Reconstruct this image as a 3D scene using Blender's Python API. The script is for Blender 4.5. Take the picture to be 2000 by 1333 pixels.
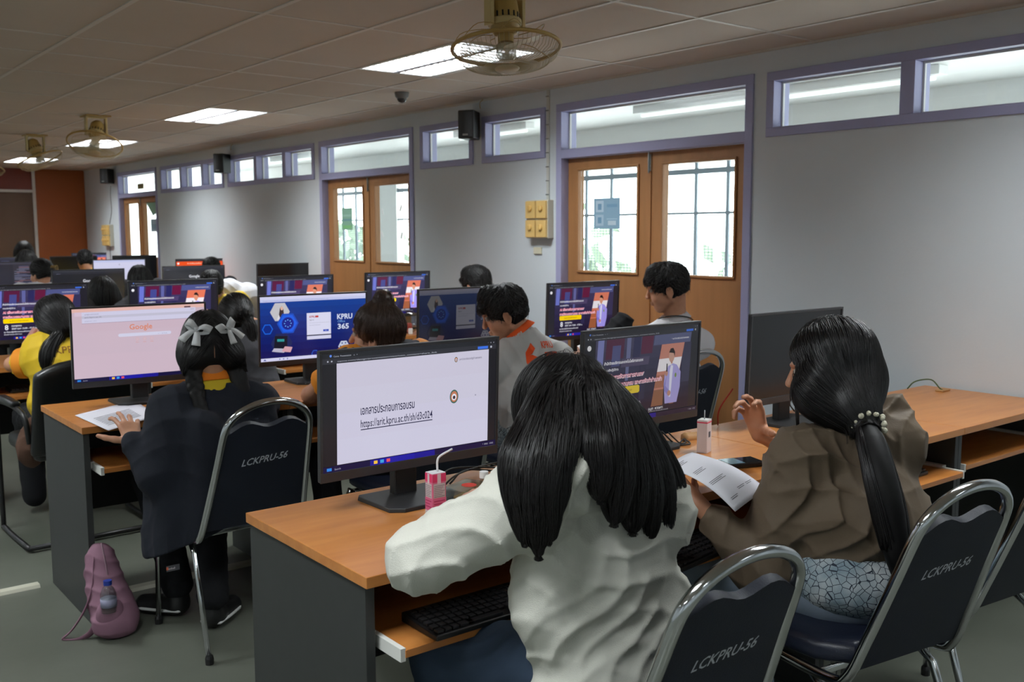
import bpy, math, random
import numpy as np
from mathutils import Vector, Matrix
R = math.radians
rnd = random.Random(7)
for o in list(bpy.data.objects): bpy.data.objects.remove(o)
scn = bpy.context.scene
col = scn.collection

# ------------------------------------------------------------------ camera
CH = 1.45
F = 1919.15
YAW, PITCH, ROLL = 6.69489277e-01, -1.11076864e-01, -2.58469158e-03
cam_d = bpy.data.cameras.new('camera'); cam = bpy.data.objects.new('camera', cam_d); col.objects.link(cam)
cam_d.sensor_width = 36.0; cam_d.lens = F / 2000 * 36
_f = Vector((math.sin(YAW) * math.cos(PITCH), math.cos(YAW) * math.cos(PITCH), math.sin(PITCH)))
_r = Vector((math.cos(YAW), -math.sin(YAW), 0)); _u = _r.cross(_f)
_r2 = _r * math.cos(ROLL) + _u * math.sin(ROLL); _u2 = _r2.cross(_f)
cam.matrix_world = Matrix(((_r2.x, _u2.x, -_f.x, 0), (_r2.y, _u2.y, -_f.y, 0), (_r2.z, _u2.z, -_f.z, CH), (0, 0, 0, 1)))
cam_d.clip_start = 0.05
cam_d.dof.use_dof = True; cam_d.dof.focus_distance = 2.5; cam_d.dof.aperture_fstop = 7.0
scn.camera = cam

# ------------------------------------------------------------------ world and exposure
w = bpy.data.worlds.new('overcast_sky'); scn.world = w; w.use_nodes = True
bgn = w.node_tree.nodes['Background']
bgn.inputs[0].default_value = (0.93, 0.97, 1.0, 1); bgn.inputs[1].default_value = 9.5
scn.view_settings.view_transform = 'Standard'; scn.view_settings.look = 'None'
scn.view_settings.exposure = 0.0; scn.view_settings.gamma = 1.0; scn.view_settings.use_curve_mapping = False
scn.cycles.max_bounces = 6; scn.cycles.diffuse_bounces = 3; scn.cycles.glossy_bounces = 3
scn.cycles.transmission_bounces = 4; scn.cycles.transparent_max_bounces = 12
scn.cycles.sample_clamp_indirect = 4.0
scn.cycles.caustics_reflective = False; scn.cycles.caustics_refractive = False
scn.cycles.use_denoising = True

WX = 4.232     # face of the long wall
CZ = 2.374     # ceiling
YB = 15.69     # back wall
XL, YF = -3.6, -3.0
LAMP_W = 86.0  # each ceiling light

# ------------------------------------------------------------------ materials
def lin(c):
    return tuple(((v / 255) / 12.92 if v <= 10.3 else ((v / 255 + 0.055) / 1.055) ** 2.4) for v in c)
_M = {}
def mat(name, rgb, rough=0.6, metal=0.0, noise=0.0, nscale=8.0, stretch=(1, 1, 1), bump=0.0, bscale=60.0, bstretch=None, spec=0.5,
        rgb2=None, emit=None, estr=1.0, coat=0.0, sheen=0.0, trans=0.0, alpha=1.0, coords='Object'):
    if name in _M: return _M[name]
    m = bpy.data.materials.new(name); m.use_nodes = True
    nt = m.node_tree; b = nt.nodes['Principled BSDF']
    c = lin(rgb)
    b.inputs['Base Color'].default_value = (*c, 1); b.inputs['Roughness'].default_value = rough
    b.inputs['Metallic'].default_value = metal; b.inputs['Specular IOR Level'].default_value = spec
    b.inputs['Coat Weight'].default_value = coat; b.inputs['Coat Roughness'].default_value = 0.15
    b.inputs['Sheen Weight'].default_value = sheen
    if trans: b.inputs['Transmission Weight'].default_value = trans
    if alpha < 1: b.inputs['Alpha'].default_value = alpha
    if emit:
        b.inputs['Emission Color'].default_value = (*lin(emit), 1); b.inputs['Emission Strength'].default_value = estr
    if noise or bump:
        tc = nt.nodes.new('ShaderNodeTexCoord'); mp = nt.nodes.new('ShaderNodeMapping')
        nt.links.new(tc.outputs[coords], mp.inputs[0]); mp.inputs['Scale'].default_value = stretch
    if noise:
        n = nt.nodes.new('ShaderNodeTexNoise'); n.inputs['Scale'].default_value = nscale; n.inputs['Detail'].default_value = 5
        nt.links.new(mp.outputs[0], n.inputs[0])
        cr = nt.nodes.new('ShaderNodeValToRGB'); nt.links.new(n.outputs[0], cr.inputs[0])
        c2 = lin(rgb2) if rgb2 else tuple(v * (1 - noise) for v in c)
        c1 = c if rgb2 else tuple(min(1, v * (1 + noise)) for v in c)
        cr.color_ramp.elements[0].position = 0.3; cr.color_ramp.elements[1].position = 0.7
        cr.color_ramp.elements[0].color = (*c2, 1); cr.color_ramp.elements[1].color = (*c1, 1)
        nt.links.new(cr.outputs[0], b.inputs['Base Color'])
    if bump:
        n = nt.nodes.new('ShaderNodeTexNoise'); n.inputs['Scale'].default_value = bscale; n.inputs['Detail'].default_value = 3
        if bstretch:
            mp2 = nt.nodes.new('ShaderNodeMapping'); nt.links.new(tc.outputs[coords], mp2.inputs[0]); mp2.inputs['Scale'].default_value = bstretch
            nt.links.new(mp2.outputs[0], n.inputs[0])
        else: nt.links.new(mp.outputs[0], n.inputs[0])
        bp = nt.nodes.new('ShaderNodeBump'); bp.inputs['Strength'].default_value = bump; bp.inputs['Distance'].default_value = 0.01
        nt.links.new(n.outputs[0], bp.inputs['Height']); nt.links.new(bp.outputs[0], b.inputs['Normal'])
    _M[name] = m
    return m
def glass_mat(name, tint=(235, 242, 240), refl=0.08):
    if name in _M: return _M[name]
    m = bpy.data.materials.new(name); m.use_nodes = True; nt = m.node_tree
    nt.nodes.remove(nt.nodes['Principled BSDF'])
    out = nt.nodes['Material Output']
    t = nt.nodes.new('ShaderNodeBsdfTransparent'); t.inputs[0].default_value = (*lin(tint), 1)
    g = nt.nodes.new('ShaderNodeBsdfGlossy'); g.inputs['Roughness'].default_value = 0.03
    mx = nt.nodes.new('ShaderNodeMixShader'); mx.inputs[0].default_value = refl
    nt.links.new(t.outputs[0], mx.inputs[1]); nt.links.new(g.outputs[0], mx.inputs[2]); nt.links.new(mx.outputs[0], out.inputs[0])
    _M[name] = m
    return m

M_wall = mat('painted_wall', (210, 217, 222), 0.75, noise=0.03, nscale=1.5, bump=0.05, bscale=90)
M_frame = mat('lilac_frame_paint', (162, 162, 196), 0.5)
M_door = mat('brown_door_wood', (156, 108, 64), 0.5, noise=0.10, nscale=3, stretch=(6, 6, 0.5))
M_glass = glass_mat('pane_glass', (248, 252, 250), .06)
M_ceil = mat('ceiling_tile', (196, 186, 174), 0.9, noise=0.03, nscale=2, bump=0.1, bscale=200)
M_grid = mat('ceiling_grid_bar', (206, 202, 194), 0.5)
M_floor = mat('grey_green_floor', (104, 107, 97), 0.38, noise=0.16, nscale=1.3, rgb2=(84, 88, 78), bump=0.06, bscale=12)
M_orange = mat('orange_wall_board', (142, 70, 14), 0.6, noise=0.07, nscale=2)
M_brownboard = mat('dark_brown_board', (82, 56, 32), 0.6, noise=0.07, nscale=2)
M_redboard = mat('rust_red_board', (108, 40, 18), 0.6, noise=0.07, nscale=2)
M_white = mat('white_paint', (225, 226, 224), 0.5)
M_wood = mat('orange_beech_laminate', (199, 132, 68), 0.33, noise=0.1, nscale=3.2, stretch=(1.2, 9, 9), rgb2=(181, 113, 54), spec=0.6)
M_edge = mat('beech_edge_band', (192, 122, 56), 0.4, noise=0.05, nscale=6)
M_panel = mat('charcoal_panel', (44, 46, 45), 0.5, noise=0.05, nscale=30)
M_black = mat('black_plastic', (19, 19, 20), 0.42)
M_blackm = mat('matt_black_plastic', (30, 30, 31), 0.55)
M_bezel = mat('monitor_bezel', (46, 47, 50), 0.35)
M_rail = mat('white_drawer_rail', (226, 226, 220), 0.4)
M_chrome = mat('chrome', (205, 207, 208), 0.12, metal=1.0)
M_navy = mat('navy_vinyl', (26, 30, 40), 0.55, spec=.3, bump=0.12, bscale=400)
M_navyseat = mat('navy_seat_vinyl', (34, 40, 58), 0.33, bump=0.08, bscale=300)
M_mark = mat('white_marker_paint', (200, 204, 208), 0.6)
M_cream = mat('cream_fan_plastic', (206, 184, 128), 0.4)
M_creamd = mat('aged_cream_metal', (182, 150, 84), 0.4)
M_yellow = mat('yellow_regulator', (222, 186, 116), 0.45)
M_paper = mat('white_paper', (222, 222, 230), 0.7)
M_ink = mat('grey_ink', (88, 88, 98), 0.8)
M_cable = mat('black_cable', (20, 20, 20), 0.5)
M_leather = mat('black_leatherette', (22, 24, 25), 0.32, bump=0.06, bscale=200)

# ------------------------------------------------------------------ mesh builder
class MB:
    def __init__(s): s.v = []; s.f = []; s.m = []
    def add(s, vs, fs, m=0):
        k = len(s.v); s.v += [tuple(map(float, v)) for v in vs]; s.f += [tuple(i + k for i in f) for f in fs]; s.m += [m] * len(fs); return s
    def box(s, c, d, rz=0.0, m=0, mt=None):
        x, y, z = d[0] / 2, d[1] / 2, d[2] / 2
        T = Matrix.Translation(c) @ Matrix.Rotation(rz, 4, 'Z')
        if mt is not None: T = Matrix.Translation(c) @ mt
        vs = [T @ Vector(p) for p in ((-x, -y, -z), (x, -y, -z), (x, y, -z), (-x, y, -z), (-x, -y, z), (x, -y, z), (x, y, z), (-x, y, z))]
        return s.add(vs, [(0, 3, 2, 1), (4, 5, 6, 7), (0, 1, 5, 4), (1, 2, 6, 5), (2, 3, 7, 6), (3, 0, 4, 7)], m)
    def bb(s, x0, x1, y0, y1, z0, z1, m=0):
        return s.box(((x0 + x1) / 2, (y0 + y1) / 2, (z0 + z1) / 2), (abs(x1 - x0), abs(y1 - y0), abs(z1 - z0)), m=m)
    def tube(s, pts, r, n=8, m=0, caps=True, rr=None, sx=1.0, up=(0, 0, 1), closed=False):
        pts = [Vector(p) for p in pts]; N = len(pts); vs = []; fs = []
        pv = None
        for i, p in enumerate(pts):
            if closed: t = (pts[(i + 1) % N] - pts[i - 1])
            else: t = (pts[min(i + 1, N - 1)] - pts[max(i - 1, 0)])
            t = t.normalized() if t.length > 1e-9 else Vector((0, 0, 1))
            if pv is None:
                u = Vector(up).cross(t)
                if u.length < 1e-3: u = Vector((1, 0, 0)).cross(t)
                if u.length < 1e-3: u = Vector((0, 1, 0)).cross(t)
            else: u = pv - t * pv.dot(t)
            u.normalize(); pv = u; b = t.cross(u)
            q = rr[i] if rr is not None else r
            for k in range(n):
                a = 2 * math.pi * (k + 0.5) / n
                vs.append(p + u * (math.cos(a) * q * sx) + b * (math.sin(a) * q))
        L = N if closed else N - 1
        for i in range(L):
            for k in range(n):
                a = i * n + k; b2 = i * n + (k + 1) % n; c = ((i + 1) % N) * n
                fs.append((a, b2, c + (k + 1) % n, c + k))
        if caps and not closed:
            fs.append(tuple(range(n))[::-1]); fs.append(tuple((N - 1) * n + k for k in range(n)))
        return s.add(vs, fs, m)
    def lathe(s, prof, c=(0, 0, 0), n=24, m=0, mt=None):
        vs = []; fs = []; T = Matrix.Translation(c) @ (mt if mt is not None else Matrix.Identity(4))
        for r, z in prof:
            for k in range(n):
                a = 2 * math.pi * k / n; vs.append(T @ Vector((r * math.cos(a), r * math.sin(a), z)))
        for i in range(len(prof) - 1):
            for k in range(n): fs.append((i * n + k, i * n + (k + 1) % n, (i + 1) * n + (k + 1) % n, (i + 1) * n + k))
        if prof[0][0] > 1e-5: fs.append(tuple(range(n))[::-1])
        if prof[-1][0] > 1e-5: fs.append(tuple((len(prof) - 1) * n + k for k in range(n)))
        return s.add(vs, fs, m)
    def prism(s, poly, y0, y1, m=0):      # polygon in (x,z), extruded along y
        n = len(poly); vs = [(x, y0, z) for x, z in poly] + [(x, y1, z) for x, z in poly]
        fs = [tuple(range(n)), tuple(range(2 * n - 1, n - 1, -1))] + [(k, n + k, n + (k + 1) % n, (k + 1) % n) for k in range(n)]
        return s.add(vs, fs, m)
    def xf(s, T):
        s.v = [tuple(T @ Vector(v)) for v in s.v]; return s
    def join(s, o, m=None):
        k = len(s.v); s.v += o.v; s.f += [tuple(i + k for i in f) for f in o.f]; s.m += (o.m if m is None else [m] * len(o.f)); return s
    def build(s, name, mats, parent=None, smooth=False, bevel=0.0, sub=0, loc=None, ang=None):
        me = bpy.data.meshes.new(name); me.from_pydata(s.v, [], s.f)
        mats = mats if isinstance(mats, (list, tuple)) else [mats]
        for q in mats: me.materials.append(q)
        if len(mats) > 1: me.polygons.foreach_set('material_index', s.m)
        if smooth: me.polygons.foreach_set('use_smooth', [True] * len(me.polygons))
        me.update()
        o = bpy.data.objects.new(name, me); col.objects.link(o)
        if smooth and ang: me.set_sharp_from_angle(angle=R(ang))
        if bevel:
            b = o.modifiers.new('b', 'BEVEL'); b.width = bevel; b.segments = 2; b.limit_method = 'ANGLE'; b.angle_limit = R(50)
        if sub: q = o.modifiers.new('s', 'SUBSURF'); q.levels = sub; q.render_levels = sub
        if parent: o.parent = parent
        if loc: o.location = loc
        return o
def tag(o, label=None, cat=None, group=None, kind=None):
    if label: o['label'] = label
    if cat: o['category'] = cat
    if group: o['group'] = group
    if kind: o['kind'] = kind
    return o
def thing(name, label, cat, loc=(0, 0, 0), rz=0.0, group=None):
    o = bpy.data.objects.new(name, None); col.objects.link(o); o.location = loc; o.rotation_euler = (0, 0, rz); o.empty_display_size = 0.1
    return tag(o, label, cat, group)
def struct(o): o['kind'] = 'structure'; return o
def copy_tree(o, parent=None):
    c = o.copy(); col.objects.link(c)
    if parent: c.parent = parent
    for ch in list(o.children): copy_tree(ch, c)
    return c
def at(px, py, Y):      # where the line of sight through a photo point meets the vertical plane y = Y
    d = _r2 * ((px - 1000) / F) - _u2 * ((py - 666.5) / F) + _f
    return Vector((0, 0, CH)) + d * (Y / d.y)
def atz(px, py, z):
    d = _r2 * ((px - 1000) / F) - _u2 * ((py - 666.5) / F) + _f
    return Vector((0, 0, CH)) + d * ((z - CH) / d.z)
def cr(pts, n=6):       # Catmull-Rom smoothing
    P = [Vector(p) for p in pts]; P = [P[0] * 2 - P[1]] + P + [P[-1] * 2 - P[-2]]; out = []
    for i in range(1, len(P) - 2):
        for k in range(n):
            t = k / n; a, b, c, d = P[i - 1:i + 3]
            out.append(0.5 * ((2 * b) + (c - a) * t + (2 * a - 5 * b + 4 * c - d) * t * t + (3 * b - a - 3 * c + d) * t ** 3))
    out.append(P[-2]); return out

# ------------------------------------------------------------------ room shell
def wall_x(name, x, t, y0, y1, z0, z1, holes):     # wall with its face at x, thickness t, holes (y0,y1,z0,z1)
    ys = sorted({y0, y1, *[h[0] for h in holes], *[h[1] for h in holes]}); zs = sorted({z0, z1, *[h[2] for h in holes], *[h[3] for h in holes]})
    mb = MB()
    for a, b in zip(ys[:-1], ys[1:]):
        for c, d in zip(zs[:-1], zs[1:]):
            if any(h[0] <= a + 1e-6 and b <= h[1] + 1e-6 and h[2] <= c + 1e-6 and d <= h[3] + 1e-6 for h in holes): continue
            mb.add([(x, a, c), (x, b, c), (x, b, d), (x, a, d)], [(0, 3, 2, 1)]); mb.add([(x + t, a, c), (x + t, b, c), (x + t, b, d), (x + t, a, d)], [(0, 1, 2, 3)])
    for h in holes:
        a, b, c, d = h
        mb.add([(x, a, c), (x + t, a, c), (x + t, a, d), (x, a, d)], [(0, 1, 2, 3)]); mb.add([(x, b, c), (x + t, b, c), (x + t, b, d), (x, b, d)], [(3, 2, 1, 0)])
        mb.add([(x, a, d), (x + t, a, d), (x + t, b, d), (x, b, d)], [(0, 1, 2, 3)])
        if c > z0 + 1e-6: mb.add([(x, a, c), (x + t, a, c), (x + t, b, c), (x, b, c)], [(3, 2, 1, 0)])
    return struct(mb.build(name, M_wall))
WT = 0.11
WZ0, WZ1, DZ1 = 1.93, 2.255, 2.26
WINS = [(0.95, 3.225, [2.45, 1.70]), (4.985, 5.675, []), (5.785, 6.475, []), (8.24, 10.24, [8.86, 9.52]), (10.35, 12.33, [10.95, 11.63])]
DOORS = [(3.31, 4.87), (6.58, 8.14), (12.49, 14.05)]
wall_x('wall_right', WX, WT, YF, YB, 0, CZ, [(a, b, WZ0, WZ1) for a, b, _ in WINS] + [(a, b, 0, DZ1) for a, b in DOORS])
struct(MB().bb(XL, WX + 0.2, YB, YB + 0.1, 0, CZ).build('wall_back', M_wall))
struct(MB().bb(XL - 0.1, XL, YF, YB, 0, CZ).build('wall_left', M_wall))
struct(MB().bb(XL, WX, YF - 0.1, YF, 0, CZ).build('wall_front', M_wall))
struct(MB().bb(XL, WX, YF, YB, -0.1, 0).build('floor', M_floor))
# shallow pilaster between the second and third high window
struct(MB().bb(WX - 0.012, WX + 0.02, 3.24, 5.735, 0, WZ0 - 0.0).build('trim_9', M_wall)) if False else None

# back wall boards
def slab(name, x0, x1, z0, z1, m, d=0.03):
    return struct(MB().bb(x0, x1, YB - d, YB, z0, z1).build(name, m))
slab('trim_1', 3.54, WX - 0.005, 0, CZ, M_orange)
slab('trim_2', 2.0, 3.50, 2.07, CZ, M_redboard)
slab('trim_3', 2.0, 3.50, 0, 2.03, M_brownboard, 0.02)
slab('trim_4', 3.50, 3.54, 0, CZ, M_white, 0.05)
slab('trim_5', 2.0, 3.50, 2.03, 2.07, M_white, 0.05)

# window frames in the long wall
def frame_rect(mb, a, b, c, d, fw=0.045, x0=-0.012, x1=WT + 0.01):
    for (p, q, r_, s_) in ((a, b, c, c + fw), (a, b, d - fw, d), (a, a + fw, c + fw, d - fw), (b - fw, b, c + fw, d - fw)):
        mb.bb(WX + x0, WX + x1, p, q, r_, s_)
for k, (a, b, mul) in enumerate(WINS):
    fr = MB(); frame_rect(fr, a, b, WZ0, WZ1)
    edges = [a + 0.045] + sorted(mul) + [b - 0.045]
    for m_ in mul: fr.bb(WX - 0.012, WX + WT + 0.01, m_ - 0.035, m_ + 0.035, WZ0 + 0.045, WZ1 - 0.045)
    root = struct(fr.build('window_%d' % (k + 1), M_frame, bevel=0.002))
    for i in range(len(edges) - 1):
        p = edges[i] + (0.035 if i else 0); q = edges[i + 1] - (0.035 if i < len(edges) - 2 else 0)
        MB().bb(WX + 0.07, WX + 0.074, p, q, WZ0 + 0.045, WZ1 - 0.045).build('glass_pane', M_glass, root)
        bd = MB()
        for (u0, u1, v0, v1) in ((p, q, WZ0 + .045, WZ0 + .055), (p, q, WZ1 - .055, WZ1 - .045), (p, p + .01, WZ0 + .055, WZ1 - .055), (q - .01, q, WZ0 + .055, WZ1 - .055)):
            bd.bb(WX + 0.055, WX + 0.069, u0, u1, v0, v1)
        bd.build('glazing_bead', M_white, root)

# doors with transoms
for k, (a, b) in enumerate(DOORS):
    fr = MB(); fw = 0.05
    for (p, q, r_, s_) in ((a, b, DZ1 - fw, DZ1), (a, a + fw, 0, DZ1 - fw), (b - fw, b, 0, DZ1 - fw), (a + fw, b - fw, 1.915, 1.97)):
        fr.bb(WX - 0.012, WX + WT + 0.01, p, q, r_, s_)
    root = struct(fr.build('door_%d' % (k + 1), M_frame, bevel=0.002))
    MB().bb(WX + 0.07, WX + 0.074, a + fw, b - fw, 1.97, DZ1 - fw).build('transom_glass', M_glass, root)
    bd = MB()
    for (u0, u1, v0, v1) in ((a + fw, b - fw, 1.97, 1.98), (a + fw, b - fw, DZ1 - fw - .01, DZ1 - fw), (a + fw, a + fw + .01, 1.98, DZ1 - fw - .01), (b - fw - .01, b - fw, 1.98, DZ1 - fw - .01)):
        bd.bb(WX + 0.055, WX + 0.069, u0, u1, v0, v1)
    bd.build('glazing_bead', M_white, root)
    mid = (a + b) / 2
    for j, (p, q) in enumerate(((a + fw + 0.003, mid - 0.002), (mid + 0.002, b - fw - 0.003))):
        x0, x1 = WX + 0.05, WX + 0.09
        pz0, pz1 = (1.20, 1.835); pa, pb = (p + 0.10, q - 0.105) if j == 0 else (p + 0.10, q - 0.105)
        if k == 2: pz0 = 1.13
        lf = MB()
        lf.bb(x0, x1, p, q, 0.005, pz0); lf.bb(x0, x1, p, q, pz1, 1.912); lf.bb(x0, x1, p, pa, pz0, pz1); lf.bb(x0, x1, pb, q, pz0, pz1)
        leaf = lf.build('door_leaf', M_door, root)
        fm = MB(); e = 0.014
        for (u0, u1, v0, v1) in ((pa - e, pb + e, pz0 - e, pz0), (pa - e, pb + e, pz1, pz1 + e), (pa - e, pa, pz0, pz1), (pb, pb + e, pz0, pz1)):
            fm.bb(x0 - 0.012, x0 + 0.002, u0, u1, v0, v1)
        fm.build('pane_moulding', M_door, leaf, bevel=0.004)
        MB().bb(x0 + 0.015, x0 + 0.019, pa, pb, pz0, pz1).build('glass_pane', M_glass, leaf)
        if j == 0: MB().bb(x0 - 0.008, x0, mid - 0.01, mid + 0.008, 0.01, 1.91).build('astragal', M_door, leaf)
    bl = MB().bb(WX + 0.038, WX + 0.05, mid - 0.012, mid + 0.012, 1.80, 1.90)
    bl.tube([(WX + 0.034, mid, 1.79), (WX + 0.034, mid, 1.93)], 0.005, 8)
    bl.build('bolt', M_chrome, root)

# ceiling: tiles and the grid between them, with openings for the lights
GX = [1.335 + 0.51 * k for k in range(-10, 6)]
GY = [-2.3, -1.25, -0.2, 0.85, 1.90, 2.95, 4.02, 5.04, 5.55, 6.22, 7.26, 8.29, 9.3, 10.35, 11.37, 12.4, 13.42, 14.44]
LX = [(2.865, 3.375), (-0.195, 0.315), (-2.745, -2.235)]  # last two columns lie out of view, added as fill light
LY = [(-2.3, -1.25), (0.85, 1.90), (4.02, 5.04), (7.26, 8.29), (10.35, 11.37), (13.42, 14.44)]
LIGHTS = [(lx, ly) for lx in LX for ly in LY]
xs = sorted({XL, WX, *[v for l in LX for v in l]}); ys = sorted({YF, YB, *[v for l in LY for v in l]})
mb = MB()
for a, b in zip(xs[:-1], xs[1:]):
    for c, d in zip(ys[:-1], ys[1:]):
        if any(abs(l[0][0] - a) < 1e-6 and abs(l[1][0] - c) < 1e-6 for l in LIGHTS): continue
        mb.add([(a, c, CZ), (b, c, CZ), (b, d, CZ), (a, d, CZ)], [(3, 2, 1, 0)], 0)
for g in GX:
    if g < WX: mb.bb(g - 0.011, g + 0.011, YF, YB, CZ - 0.004, CZ + 0.001, 1)
for g in GY: mb.bb(XL, WX, g - 0.009, g + 0.009, CZ - 0.003, CZ + 0.001, 1)
mb.bb(WX - 0.014, WX, YF, YB, CZ - 0.012, CZ, 1)
struct(mb.build('ceiling', [M_ceil, M_grid]))
struct(MB().bb(XL - 0.1, WX + 0.2, YF - 0.1, YB + 0.1, CZ + 0.30, CZ + 0.34).build('trim_6', M_white))

M_louv = mat('white_louvre', (238, 240, 242), 0.25, metal=0.0)
def make_light(lx, ly, label):
    cx, cy = (lx[0] + lx[1]) / 2, (ly[0] + ly[1]) / 2; hx, hy = (lx[1] - lx[0]) / 2 - 0.011, (ly[1] - ly[0]) / 2 - 0.009
    t = thing('ceiling_light', label, 'ceiling light', (cx, cy, CZ), group='recessed louvre lights in the ceiling')
    h = MB(); D = 0.085
    h.bb(-hx, hx, -hy, hy, D, D + 0.004); h.bb(-hx, -hx + 0.012, -hy, hy, 0, D); h.bb(hx - 0.012, hx, -hy, hy, 0, D); h.bb(-hx + .012, hx - .012, -hy, -hy + 0.012, 0, D); h.bb(-hx + .012, hx - .012, hy - 0.012, hy, 0, D)
    h.build('housing', M_louv, t)
    MB().bb(-.016, .016, -hy + .012, hy - .012, -.001, .03).build('centre_spine', mat('grey_spine', (150, 150, 160), .5), t)
    for s in (-1, 1):
        l = MB(); c = s * hx / 2
        n = 14
        for i in range(n):     # zigzag cross blades
            y = -hy + 0.06 + (2 * hy - 0.12) * i / (n - 1)
            l.add([(c - hx * 0.42, y - 0.012, 0.002), (c + hx * 0.42, y - 0.012, 0.002), (c + hx * 0.42, y, 0.035), (c - hx * 0.42, y, 0.035)], [(0, 1, 2, 3)])
            l.add([(c - hx * 0.42, y + 0.012, 0.002), (c + hx * 0.42, y + 0.012, 0.002), (c + hx * 0.42, y, 0.035), (c - hx * 0.42, y, 0.035)], [(3, 2, 1, 0)])
        for e in (-1, 1):
            l.add([(c + e * hx * 0.42, -hy + .013, 0.001), (c + e * hx * 0.42, hy - .013, 0.001), (c + e * hx * 0.34, hy - .013, 0.05), (c + e * hx * 0.34, -hy + .013, 0.05)], [(0, 1, 2, 3)])
        l.build('louvre', M_louv, t)
    ld = bpy.data.lights.new('tube_light', 'AREA'); ld.shape = 'RECTANGLE'; ld.size = 2 * hx - 0.06; ld.size_y = 2 * hy - 0.06
    ld.energy = LAMP_W * (.75 if lx[0] > 2 and ly[0] < 2 else 1); ld.color = (0.93, 0.98, 1.0)
    lo = bpy.data.objects.new('tube_light', ld); col.objects.link(lo); lo.parent = t; lo.location = (0, 0, 0.07)
    return t
_near = ['nearest the camera', 'second nearest the camera', 'third from the camera', 'farthest from the camera, by the orange wall']
for lx, ly in LIGHTS:
    if lx[0] > 2 and ly[0] < 2: lab = 'lit recessed ceiling light nearest the window wall, ' + ('above the frontmost desk row' if ly[0] > 0 else 'behind the frontmost desk row')
    elif lx[0] > 2: lab = 'lit recessed ceiling light along the window wall, ' + _near[[4.02, 7.26, 10.35, 13.42].index(ly[0])]
    else: lab = 'added unseen ceiling fill light, %s from the front, in the %s' % (['first', 'second', 'third', 'fourth', 'fifth', 'sixth'][LY.index(ly)], 'middle line of lights' if lx[0] > -1 else 'line farthest from the doors')
    make_light(lx, ly, lab)

# ------------------------------------------------------------------ corridor outside the long wall
cx0, cx1 = WX + WT, 6.40
struct(MB().bb(cx0, cx1 + .15, -4, 24, -0.1, 0).build('floor_corridor', mat('corridor_floor', (170, 170, 165), 0.5)))
struct(MB().bb(cx0, cx1 + .15, -4, 24, 2.40, 2.45).build('ceiling_corridor', M_white))
o = MB().bb(cx1, cx1 + .12, -4, 17, 2.02, 2.40); o.bb(cx1, cx1 + .12, 17, 24, 0, 2.40); o.bb(cx0, cx1, 24, 24.1, 0, 2.40); o.bb(cx1, cx1 + .12, -4, 17, 0, 0.85)
for y in (1.2, 4.75, 8.35, 14.8): o.bb(cx1 - 0.02, cx1 + .14, y - .11, y + .11, 0.85, 2.02)
o.bb(cx1, cx1 + .1, 10.35, 11.15, 0.85, 2.02)
struct(o.build('wall_corridor', M_white))
M_bars = mat('grey_painted_bars', (128, 140, 150), 0.5)
gr = thing('window_grille', 'grey steel window bars across the outer side of the corridor, seen through the door panes', 'window grille', (cx1 + .03, 5.5, 0.85))
g = MB()
y = 0.17
while y < 16.5:
    g.tube([(0, y - 5.5, 0), (0, y - 5.5, 1.17)], 0.019, 6); y += 0.34
g.build('vertical_bars', M_bars, gr)
g = MB()
for z in (0.03, 0.75, 1.1): g.box((0, 3, z), (0.035, 19.5, 0.045 if z > 1 else 0.02))
g.build('cross_bars', M_bars, gr)
g = MB(); 
for k in range(26): g.box((0.04, 0, 0.03 + k * 0.026), (0.004, 13, 0.004))
for k in range(300): g.box((0.04, -5 + k * 0.04, 0.36), (0.004, 0.004, 0.66))
tag(g.build('wire_mesh', M_bars, gr), kind='stuff')
# trees outside, washed out by daylight
rn = random.Random(3)
for i, (x, y, s) in enumerate(((13, 8, 2.0), (13, 16, 2.0), (13.5, 24.5, 2.1), (12.5, 33, 2.1))):
    t = MB(); 
    for k in range(800):
        a, b_, c = rn.gauss(0, .50), rn.gauss(0, .50), rn.gauss(0, .30)
        p = Vector((a, b_, c)) * s; q = rn.uniform(.14, .30); n_ = Vector((rn.gauss(0, 1), rn.gauss(0, 1), rn.gauss(0, 1))).normalized()
        u_ = n_.orthogonal().normalized() * q; v_ = n_.cross(u_)
        t.add([p - u_, p + v_ * .5, p + u_, p - v_ * .5], [(0, 1, 2, 3)])
    tag(t.build('tree', mat('pale_foliage', (112, 128, 106), 0.9, noise=.3, nscale=2), loc=(x, y, 0.35)), 'pale green treetop outside, ' + ['in line with the nearest door', 'beyond the tree by the nearest door', 'third of the treetops outside', 'farthest of the treetops outside'][i], 'tree', 'treetops beyond the corridor windows')

# corridor ceiling lamps
def corridor_lamp(y, lab):
    t = thing('corridor_lamp', lab, 'ceiling lamp', (5.55, y, 2.40))
    MB().bb(-.05, .05, -.55, .55, -.055, 0).build('lamp_body', M_white, t, bevel=.004)
    MB().tube([(0, -.5, -.07), (0, .5, -.07)], .013, 10).build('tube', mat('tube_glow', (240, 244, 246), 0.4, emit=(235, 238, 238), estr=1.0), t, smooth=True)
corridor_lamp(3.55, 'fluorescent lamp on the corridor ceiling, seen through the nearest high window')
corridor_lamp(4.9, 'fluorescent lamp on the corridor ceiling, seen above the nearest brown doors')
corridor_lamp(7.3, 'fluorescent lamp on the corridor ceiling, seen through the high window behind the speaker')
corridor_lamp(11.4, 'fluorescent lamp on the corridor ceiling, seen above the farthest group of high windows')
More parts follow.
